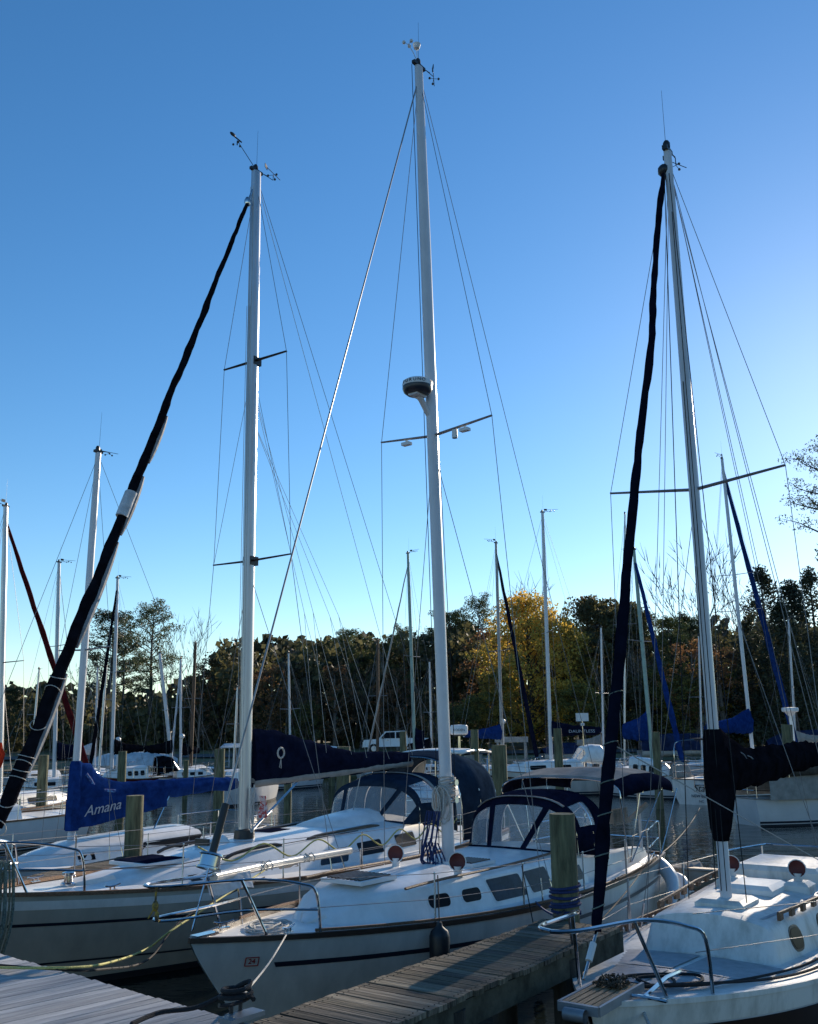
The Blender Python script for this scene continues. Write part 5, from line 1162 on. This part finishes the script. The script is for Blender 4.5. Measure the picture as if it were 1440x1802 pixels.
def make_cedar(h,R_,seed=0):
    random.seed(seed); t=MB(); c=MB(); t.tube([Vector((0,0,0)),Vector((0,0,h))],[.018*h,.02],7)
    for j in range(190):
        f=.04+.96*random.random()**1.15; r_=R_*(1-f)**.75*(.9+.25*random.random()); a=random.random()*2*PI
        q=Vector((r_*math.cos(a)*random.random()**.25,r_*math.sin(a)*random.random()**.25,h*f+.15*r_)); leaves(c,q,.55+.28*(1-f),32,.36,1.2,.35)
    leaves(c,(0,0,h),.25,25,.3,2.2,.3)
    return t,c
protos={}
def proto(key,t,c,lm,bm='bark'):
    tr=t.build('trunk',bm); cr_=None
    if c is not None: cr_=c.build('crown',lm,smooth=False,attr=True)
    tr.parent=None; protos[key]=(tr.data,cr_.data if cr_ else None)
    bpy.data.objects.remove(tr)
    if cr_: bpy.data.objects.remove(cr_)
proto('pine1',*make_pine(17,.40,4.4,36,1.5,.93,3,.3),'pineleaf'); proto('pine2',*make_pine(16,.42,3.8,32,1.5,.93,9,.3),'pineleaf'); proto('pine3',*make_pine(15,.25,3.2,36,1.7,.97,17,.3),'pineleaf')
proto('pine4',*make_pine(20,.66,4.0,22,1.6,.9,41,.2),'pineleaf')
proto('dark1',*make_broad(14,3.9,170,60,.28,.1,2),'darkleaf'); proto('dark2',*make_broad(13,3.3,150,60,.27,.08,5),'darkleaf')
proto('gold',*make_broad(16,5.6,330,60,.26,.1,8,.8),'goldleaf'); proto('gold2',*make_broad(14,3.4,140,60,.26,.12,12,.8),'goldleaf')
proto('olive',*make_broad(11,3.6,130,50,.27,.06,21),'oliveleaf'); proto('russet',*make_broad(12,3.0,80,32,.24,.15,25),'brownleaf','barkg')
proto('bare1',*make_bare(15,4),None,'barkg'); proto('bare2',*make_bare(15,11,spread=.6),None,'barkg'); proto('bare3',*make_bare(13,23,spread=.42),None,'bark')
proto('ced1',*make_cedar(15,3.6,31),'cedleaf'); proto('ced2',*make_cedar(14,3.3,37),'cedleaf')
hts={'pine4':20.6,'pine1':17.6,'pine2':16.5,'pine3':15.5,'dark1':14.5,'dark2':13.5,'gold':17,'gold2':14.5,'olive':11.5,'russet':12.5,'bare1':14,'bare2':13.5,'bare3':12.5,'ced1':15.3,'ced2':14.3}
kname={'pine':'pine_tree','dark':'evergreen_tree','gold':'autumn_tree','olive':'leafy_tree','russet':'autumn_tree','bare':'bare_tree','ced':'cedar_tree'}
def gz(Y): return interp([(SH,.35),(SH+1.2,.75),(SH+4,1.0),(SH+9,1.25),(SH+16,1.45),(SH+30,1.6),(SH+60,1.8),(200,2.0)],Y)-.15
def tree(px,ty,Y,key,label,wide=1.0,group=None,x=None,h=None):
    p=atY(px,1250,Y) if x is None else Vector((x,Y,0)); z0=gz(Y)
    tp=atY(px,ty,Y).z if h is None else h; k=''.join(ch for ch in key if ch.isalpha()); s_=(tp-z0)/hts[key]
    nm=kname[k]; rt=empty(nm,(p.x,p.y,z0),random.random()*6.28); rt.scale=(s_*wide,s_*wide,s_); tag(rt,label,k.replace('ced','cedar')+' tree' if k in('pine','ced','bare') else 'tree',group)
    tr,cr_=protos[key]
    for me,nn in ((tr,'trunk'),(cr_,'crown')):
        if me: o=bpy.data.objects.new(nn,me); scn.collection.objects.link(o); o.parent=rt
    return rt
random.seed(99)
tree(262,1068,98,'pine1','tall pine with open layered crown and long straight bare trunk, left of the leafless pair',.95)
tree(188,1080,104,'pine2','pine behind the white mast of the blue-covered sloop, crown touching the tallest pine',1.25)
tree(212,1120,110,'pine3','lower pine squeezed between the two tall pines',.9)
tree(150,1125,108,'bare3','leafless tree half hidden by the black furled headsail')
tree(300,1100,112,'bare3','slim leafless tree right beside the tallest pine',.8)
tree(338,1083,104,'bare1','wide-branching leafless tree standing between the tall pine and the dark wood',.85)
tree(66,1205,112,'bare2','small leafless tree between the two left-edge masts',.9)
tree(18,1212,96,'pine3','bushy pine at the far left edge',1.25)
for px,ty,k in ((-40,1225,'dark1'),(55,1262,'dark2'),(95,1268,'olive'),(140,1240,'dark1')): tree(px,ty,118,k,{-40:'low dark tree beyond the left edge of view',55:'lowest dark tree near the short thin far-left mast',95:'low olive tree under the second far-left mast',140:'dark tree crossed by the furled black headsail'}[px],1.2,'distant low trees at left')
tree(385,1142,106,'dark1','rounded dark evergreen at the left end of the wood',1.15); tree(352,1178,100,'russet','thin brownish tree under the leafless branches',1.0)
tree(425,1150,112,'dark2','dark evergreen immediately behind the beige sloop mast',1.25); tree(462,1118,106,'bare2','fine-twigged leafless tree right of the beige sloop mast',1.1)
tree(478,1165,98,'russet','russet-leaved tree right of the beige sloop mast',1.2)
for px,ty,Y,k,wd in ((520,1160,108,'dark2',1.2),(548,1140,110,'pine3',1.3),(585,1150,102,'dark1',1.0),(598,1122,116,'pine3',1.2),(636,1120,108,'pine3',1.1),(668,1130,112,'dark2',1.1),(695,1118,106,'pine3',1.1),(728,1132,112,'dark1',1.0),(752,1118,104,'pine3',1.1),(775,1128,116,'dark1',1.0)):
    nm_={520:'dark evergreen at the left start of the middle wood',548:'pine rising above the left part of the middle wood',585:'rounded dark evergreen left of the far brown mast',598:'slim pine top left of the far brown mast',636:'pine crown directly left of the far brown mast',668:'dark evergreen right behind the far brown mast',695:'pine directly left of the green-tinted mast',728:'dark evergreen right behind the green-tinted mast',752:'pine directly left of the tall central mast',775:'dark evergreen hidden mostly by the tall central mast'}[px]
    tree(px,ty,Y,k,nm_,wd,'trees of the dark middle wood')
for px,ty,Y,k in ((505,1215,96,'russet'),(560,1195,98,'bare2'),(620,1190,97,'bare3'),(672,1200,98,'russet'),(720,1190,97,'bare2'),(540,1230,93,'olive')):
    nm_={505:'short russet tree above the boat shed, behind the beige mast stays',560:'thin grey leafless tree above the picket fence left end',620:'thin dark leafless tree above the picket fence right end',672:'russet tree above the pickup bonnet',720:'grey leafless tree above the pickup bed',540:'low olive tree above the flat white dock canopy'}[px]
    tree(px,ty,Y,k,nm_,1.1,'thin trees fronting the wood')
for px,ty,Y,k,lb,wd in ((566,1134,104,'pine2','slender pine poking above the left part of the middle wood',.8),(612,1110,104,'pine2','taller slender pine left of the far brown mast',.75),(710,1108,103,'pine1','slender pine top between the green-tinted mast and the far brown mast',.7),(648,1160,95,'bare1','grey leafless tree crossing the front of the middle wood, near the far brown mast',.9),(590,1165,94,'russet','brown half-bare tree in front of the middle wood above the fence',1.1),(532,1175,94,'bare3','leafless tree in front of the left of the middle wood',1.1),(700,1170,94,'russet','brown half-bare tree above the pickup cab',1.1),(440,1180,96,'russet','brown half-bare tree behind the beige sloop mast foot',1.2),(1060,1150,90,'bare2','leafless tree before the evergreens right of the golden tree',1.0),(1135,1130,90,'bare1','leafless tree before the pines at the navy headsail',.9),(1225,1120,88,'russet','brown half-bare tree just left of the small sloop mast',1.4),(1270,1130,88,'russet','brown half-bare tree right of the small sloop mast',1.4)):
    tree(px,ty,Y,k,lb,wd,'thin trees fronting the wood')
tree(795,1080,108,'pine2','pine whose top rises just right of the tall central mast',1.1); tree(822,1092,112,'pine3','pine between the tall central mast and the golden tree',1.2); tree(848,1056,110,'pine1','crooked-topped pine touching the left side of the golden tree',.8)
tree(866,1100,98,'russet','orange-brown tree on the left shoulder of the golden tree',1.4); tree(935,1030,92,'gold','great golden-leaved autumn tree, brightest in the wood',1.02)
tree(1004,1085,95,'gold2','narrower golden tree leaning out to the right of the brightest one',1.05); tree(950,1022,108,'bare1','grey leafless crown poking above the golden tree',.9)
tree(880,1170,88,'gold2','yellow-green lower tree in front of the golden tree on its left',1.2); tree(800,1235,86,'olive','low olive bush-like tree right of the tall central mast',1.6); tree(850,1215,88,'olive','low olive tree under the golden tree',1.5)
tree(1042,1042,100,'dark1','dark evergreen right next to the golden tree',.95); tree(1082,1048,104,'dark2','dark evergreen left of the furled navy headsail',1.0); tree(1118,1052,100,'dark1','dark evergreen directly behind the furled navy headsail',.8)
tree(1148,1078,104,'pine3','pine just right of the furled navy headsail',1.0); tree(1188,1092,98,'pine2','spreading pine left of the small sloop mast',1.1); tree(1222,1085,106,'pine3','pine crown showing behind the small sloop mast',1.2)
tree(1165,1160,92,'olive','olive-leaved tree in front of the pines right of the navy headsail',1.3)
tree(1185,1050,112,'bare2','leafless tree spreading left of the small sloop mast',1.2); tree(1252,955,108,'bare1','tallest leafless tree right of the small sloop mast',.95); tree(1282,1000,104,'bare2','leafless tree behind the far blue-sailed mast',.9); tree(1318,1010,112,'bare1','leafless tree left of the big pointed cedar',.8)
tree(1245,1150,92,'gold2','yellowish tree right of the small sloop mast',1.2); tree(1292,1165,94,'olive','olive tree below the leafless crowns',1.3); tree(1205,1185,88,'olive','broad olive tree behind the crumpled black cover',1.5); tree(1320,1150,98,'dark2','dark evergreen left of the big pointed cedar',1.1)
tree(1362,998,88,'ced1','big pointed cedar with twin-looking tip near the right edge',1.15); tree(1412,1022,92,'ced2','second pointed cedar at the right edge',1.25); tree(1392,1060,86,'ced2','shorter cedar between the two pointed ones',1.3); tree(1450,1000,96,'ced1','cedar cut by the right edge of view',1.1); tree(1330,1085,92,'ced2','low cedar at the foot of the tallest leafless trees',1.0)
tree(1100,1180,90,'dark2','low dark tree below the evergreens at the navy headsail',1.4); tree(1020,1200,88,'olive','low olive tree at the right foot of the golden tree',1.4); tree(755,1215,92,'dark2','low dark tree behind the pickup',1.3)
# pines standing near the marina on the right; they shade the near boats
for i,(px,Y,h_,k,wd,lb) in enumerate(((1532,58,21.5,'pine4',.95,'tall pine whose high branches reach in at the right edge'),(1640,60,21,'pine4',1.2,''),(1800,56,22,'pine4',1.2,''),(1600,74,20,'pine2',1.3,''))):
    p=atY(px,1250,Y); tree(px,0,Y,k,lb or {1640:'tall pine just beyond the right edge of the frame',1800:'tall pine farthest outside the frame on the right',1600:'lower broad pine behind the ones outside the right edge'}[px],wd,None if lb else 'tall pines on the right bank',h=h_)
# low wooded rise closing the horizon
rows=[]
for Y,f in ((165,0),(172,.6),(180,1),(200,1.05),(260,1.0),(400,.9)):
    rows.append([Vector((x,Y,1.9+f*(2.6+1.5*noise.noise(Vector((x*.03,1,0)))+(5.5 if x>-62 else 0)*min(1,max(0,(x+62)/25)) )) ) for x in [-400+10*i for i in range(81)]])
tag(MB().grid(rows).build('hills','grass'),'low dark wooded rise far behind the trees','hills',kind='structure')
# dense undergrowth
random.seed(5); mb=MB()
for i in range(900):
    px=random.uniform(-250,1700); Y=random.uniform(97,122); x=atY(px,1250,Y).x
    top=interp([(-200,6.5),(150,5.5),(210,4.6),(300,4.8),(345,8),(400,11),(760,12),(1000,12),(1200,12),(1300,11),(1700,12)],px); zz=gz(Y)+top*random.random()**.8
    leaves(mb,Vector((x,Y,zz)),1.4,34,.6,.9,.9)
tag(mb.build('undergrowth','darkleaf',smooth=False,attr=True),'dark tangled undergrowth filling the base of the wood','undergrowth',kind='stuff')
mb=MB()
for i in range(800):
    px=random.uniform(-400,1900); Y=random.uniform(126,150); x=atY(px,1250,Y).x
    top=interp([(-200,7.5),(140,7),(210,6.0),(295,6.0),(345,9.5),(400,13),(760,15),(1200,15),(1500,16)],px); zz=gz(Y)+top*random.random()**.9
    leaves(mb,Vector((x,Y,zz)),2.1,42,1.2,.9,.95)
tag(mb.build('far_wood','darkleaf',smooth=False,attr=True),'far dark wood closing the view behind the nearer trees','wood',kind='stuff')
# ================================================================ loose things: lines, fenders, flag, coils
def line(pts,r,m,label,name='mooring_line',cat='rope',k=6,group=None):
    return tag(MB().tube(smooth_path(pts,k),r,6).build(name,m),label,cat,group)
def cw(x,y,z): return c.M@Vector((x,y,z))
clw=cl+Vector((e0.x,e0.y,.07))
line([cw(1.02,-(c.bd(.1)-.06),c.sheer(.1)+.1),lerp(cw(1.02,-(c.bd(.1)-.06),c.sheer(.1)+.1),clw,.5)-Vector((0,0,.05)),clw],.009,'rope','pale bow line running from the middle sloop down to the dock cleat')
k_=[clw+Vector((.12*math.cos(a)*(1-.02*i),.09*math.sin(a),.02+.006*i)) for i,a in enumerate([j*.9 for j in range(16)])]
line(k_+[clw+Vector((-.25,.05,-.03)),clw+Vector((-.5,-.05,-.04)),clw+Vector((-.62,-.3,-.04))],.016,'ropek','black rope tied round the dock cleat with a loose tail')
pts=[cw(-.3,.12,1.75),atz(300,1648,1.35),atz(238,1682,1.45),atz(150,1700,1.74),atz(60,1703,1.72),atz(-60,1700,1.72)]
line([b.M@Vector((4.2,-(b.bd(.33)-.1),1.5)),cw(.1,.3,1.5),atz(262,1668,1.2),atz(200,1692,1.45),atz(120,1703,1.73),atz(-60,1702,1.72)],.011,'ropey','yellow dock line drooping from the bow rail across to the grey dock')
line([b.M@Vector((4.2,-(b.bd(.33)-.1),1.4)),atz(330,1612,1.35),atz(262,1688,1.1),atz(180,1706,1.5),atz(100,1706,1.73),atz(-60,1694,1.72)],.011,'ropek','black dock line drooping beside the yellow one')
# yellow power cord on B's lifeline
pts=[]
xs_=[3.0+.55*i for i in range(13)]
for i,x in enumerate(xs_): pts.append(b.M@Vector((x,-(b.bd(x/b.L)-.03),b.sheer(x/b.L)+(.58 if i%2==0 else .36))))
line(pts,.013,'ropey','pale yellow cord looped along the lifeline of the beige sloop',name='power_cord',cat='cord')
# pole lashed along C's far rail
pts=[Vector((x,(c.bd(x/c.L)-.02),c.sheer(x/c.L)+.62)) for x in (.55,1.8,3.0,4.3)]
o=MB().tube([c.M@p for p in pts],.055,12).build('spinnaker_pole','hull'); tag(o,'pale cream pole lashed along the far rail of the middle sloop','pole')
for p_ in (pts[1],pts[2]): MB().tube([c.M@(p_+Vector((.02*k-.04,.062*math.cos(k*1.3),.062*math.sin(k*1.3)))) for k in range(14)],.01,5).build('lashing','rope',o).matrix_parent_inverse=o.matrix_world.inverted()
# coils
def coil(center,r,n,m,label,th=.01,flat=(1,0,0),tall=1.3,jit=.2,wr=0,name='rope_coil'):
    ax_=Vector(flat).normalized(); s_=ax_.orthogonal().normalized(); u_=Vector((0,0,1)); s_=ax_.cross(u_).normalized() if abs(ax_.z)<.9 else Vector((1,0,0)); 
    if abs(ax_.z)>=.9: u_=Vector((0,1,0))
    pts=[]
    for i in range(n*12):
        a=2*PI*i/12; rr=r*(1+jit*noise.noise(Vector((i*.21,r*9,1)))); pts.append(Vector(center)+s_*math.cos(a)*rr+u_*math.sin(a)*rr*tall+ax_*(.05*noise.noise(Vector((i*.11,2,2)))))
    return tag(MB().tube(pts,th,5).build(name,m),label,'rope')
mbz=c.mb_
mb=MB()
random.seed(77)
for k in range(15):
    a0=random.uniform(-.9,.9); cx_=Vector((mbz.x-.14+.03*math.cos(k*1.7),.02-.09*a0,mbz.z+1.12-.05*random.random())); w_=random.uniform(.05,.1); h_=random.uniform(.14,.26)
    mb.tube(smooth_path([c.M@(cx_+Vector((-.04*math.sin(q*1.05+k),w_*math.sin(q*1.05),-h_+h_*math.cos(q*1.05)))) for q in range(7)],4),.011,5)
for k in range(8): mb.tube([c.M@Vector((mbz.x+.15*math.cos(q*.52),.115*math.sin(q*.52),mbz.z+.98+.035*k+.02*math.sin(q+k))) for q in range(12)],.012,5,closed=True)
tag(mb.build('rope_coil','rope'),'grey-white rope coils bunched round the tall central mast at chest height','rope')
mb=MB()
for k in range(9):
    o_=Vector((mbz.x-.35+.05*noise.noise(Vector((k,1,1))),.12+.03*k-.12,mbz.z)); mb.tube(smooth_path([c.M@(o_+Vector((.12,-.02,.75))),c.M@(o_+Vector((.05+.04*math.sin(k*2),0,.4))),c.M@(o_+Vector((-.05+.08*math.sin(k),.02,.08))),c.M@(o_+Vector((.02+.1*math.cos(k*3),-.1,.03))),c.M@(o_+Vector((.1,.02,.3)))],5),.011,5)
tag(mb.build('rope_bundle','ropeb'),'blue rope bundle hanging to the deck before the tall central mast','rope')
q=c.M@Vector((1.15,.0,c.deckz(1.15)+.03)); coil(q,.2,7,'rope','white rope flaked on the foredeck of the middle sloop',.012,flat=(0,0,1),tall=1.4,jit=.9)
# rope hanks at the left edge over B's pulpit
mb=MB()
for k in range(8):
    a_=atY(6+random.uniform(-14,12),1515,12.1+.03*k); z0=a_.z; xx=a_.x; mb.tube(smooth_path([Vector((xx,a_.y,z0)),Vector((xx-.06-.02*k,a_.y,z0-.5)),Vector((xx-.02*k,a_.y,z0-1.0-.06*k)),Vector((xx+.08,a_.y,z0-.7)),Vector((xx+.05,a_.y,z0-.02))],5),.013,5)
tag(mb.build('rope_hank','ropeg'),'grey-green rope hank hanging at the left edge over the beige bow rail','rope')
# fender
def fender(top,p,r,h,m,label,group=None):
    rt=empty('fender',p); tag(rt,label,'fender',group); prof=[(.001,-h/2),(r*.35,-h/2+.01),(r*.85,-h/2+.06),(r,-h/2+.12),(r,h/2-.12),(r*.85,h/2-.06),(r*.35,h/2-.01),(r*.25,h/2+.04),(.001,h/2+.05)]
    MB().lathe(prof,(0,0,0),18).build('body',m,rt); MB().tube([Vector((0,0,h/2+.03)),Vector(top)-Vector(p)],.008,5).build('lanyard','ropek',rt)
x=2.75; P0=cw(x,-(c.bd(x/c.L)+.16),c.sheer(x/c.L)-.22); fender(cw(2.95,-(c.bd(2.95/c.L)-.05),c.sheer(.3)+.6),P0,.125,.52,'black','fat black fender hanging between the middle sloop and the pier')
P0=cw(4.55,-(c.bd(.45)+.12),c.sheer(.45)-.62); fender(cw(4.5,-(c.bd(.45)-.05),c.sheer(.45)+.6),P0,.08,.4,'black','slim black fender on a long line beside the first large window')
for (a_,b_,r_,lb) in (((1154,1512,18.4),(1184,1594,17.2),.13,'long curved white fender hanging below the stern of the middle sloop'),((1182,1540,19.5),(1202,1585,18.6),.12,'shorter white fender behind the long curved one')):
    A_=atY(*a_); B_=atY(*b_); m_=A_.lerp(B_,.5)+Vector((.14,0,.05)); pts=smooth_path([A_,m_,B_],8); n=len(pts)
    tag(MB().tube(pts,[r_*(.35+.65*math.sin(PI*min(1,(i+1)/n*.9+.1))) for i in range(n)],12).build('fender','white'),lb,'fender')
# small flag by B's mast
q=b.M@Vector((b.mb_.x+.22,-.12,b.mb_.z+.75)); rows=[[q+Vector((.02*math.sin(j+i),.03*math.sin(i*.9),0))+Vector((.035*j,0,-.075*i)) for j in range(5)] for i in range(6)]
tag(MB().grid(rows).build('flag',mat('striped_flag_cloth',(.6,.5,.5),.8,col2=(.45,.06,.06),sc=22,thr=(.48,.52))),'small limp red and white flag beside the beige sloop mast','flag')
# yellow snap shackle thing on C's pulpit
q=c.M@Vector((-.5,-.02,c.sheer(0)+.45)); mb=MB(); mb.sphere(q,.036,8,(1,.8,1.6)); mb.sphere(q+Vector((.02,0,-.10)),.026,8,(1,.6,2)); mb.tube([q,q+Vector((-.07,.0,-.12))],.008,5); mb.tube([q+Vector((0,0,.05)),q+Vector((0,0,.2))],.012,5)
tag(mb.build('snap_hook','yellow'),'dirty yellow hook hanging from the bow rail of the middle sloop','hook')
q=c.M@Vector((.9,.45,c.sheer(.05)+.55)); rows=[[c.M@Vector((.6+.14*i,.48-.02*j,c.sheer(0)+.55-.045*j-.02*math.sin(i*1.3)*j*.3)) for j in range(5)] for i in range(6)]
tag(MB().grid(rows).build('cloth','sail'),'white cloth draped over the bow rail beside the lashed pole','cloth')
# D foredeck ropes
mb=MB()
def dd_(x,y,dz=.02): return d.M@Vector((x,y,d.deckz(x,y)+dz))
tag(MB().tube(smooth_path([dd_(.75,.05,.05),dd_(1.0,-.15),dd_(1.25,.1),dd_(1.5,-.1),dd_(1.2,-.25),dd_(.9,.0,.04),dd_(1.3,.2),dd_(1.75,-.25),dd_(1.5,-.4),dd_(1.0,-.25,.05),dd_(2.2,-.85),dd_(3.4,-1.1),dd_(5.2,-1.22)],8),.014,6).build('dock_line','ropek'),'black rope tangled on the small sloop foredeck and led aft along its side','rope')
tag(MB().tube(smooth_path([dd_(.8,-.1,.05),dd_(1.5,-.5),dd_(2.6,-.85),dd_(3.6,-.98),dd_(5.4,-1.08)],8),.012,6).build('dock_line','ropek'),'second black line led aft along the small sloop side deck','rope')
for k,(a_,b_,m_,lb) in enumerate(((dd_(1.3,.95,.1),c.M@Vector((9.9,-1.0,1.3)),'ropek','dark mooring line from the middle sloop stern rail to the small sloop'),(dd_(2.0,1.0,.1),c.M@Vector((6.0,-1.4,1.3)),'rope','white line crossing between the middle sloop and the small sloop'))):
    tag(MB().tube(sag(a_,b_,.12,14),.009,5).build('mooring_line',m_),lb,'rope')
tag(MB().tube(sag(c.M@Vector((7.2,-1.55,1.25)),atY(1232,1422,36),.3,18),.014,5).build('mooring_line','ropek'),'long dark line stretching over the water from the middle sloop towards the named transom','rope')
tag(MB().tube(sag(d.M@Vector((.5,-.25,1.3)),atz(1185,1830,1.35),.1,8),.016,6).build('mooring_line','rope'),'pale bow line of the small sloop dropping out of view','rope')
tag(MB().tube(sag(pt_+Vector((.02,-.1,-1.05)),c.M@Vector((4.9,-(c.bd(.47)-.1),1.22)),.06,8),.014,6).build('mooring_line','ropeb'),'blue spring line from the near piling to the middle sloop rail','rope')
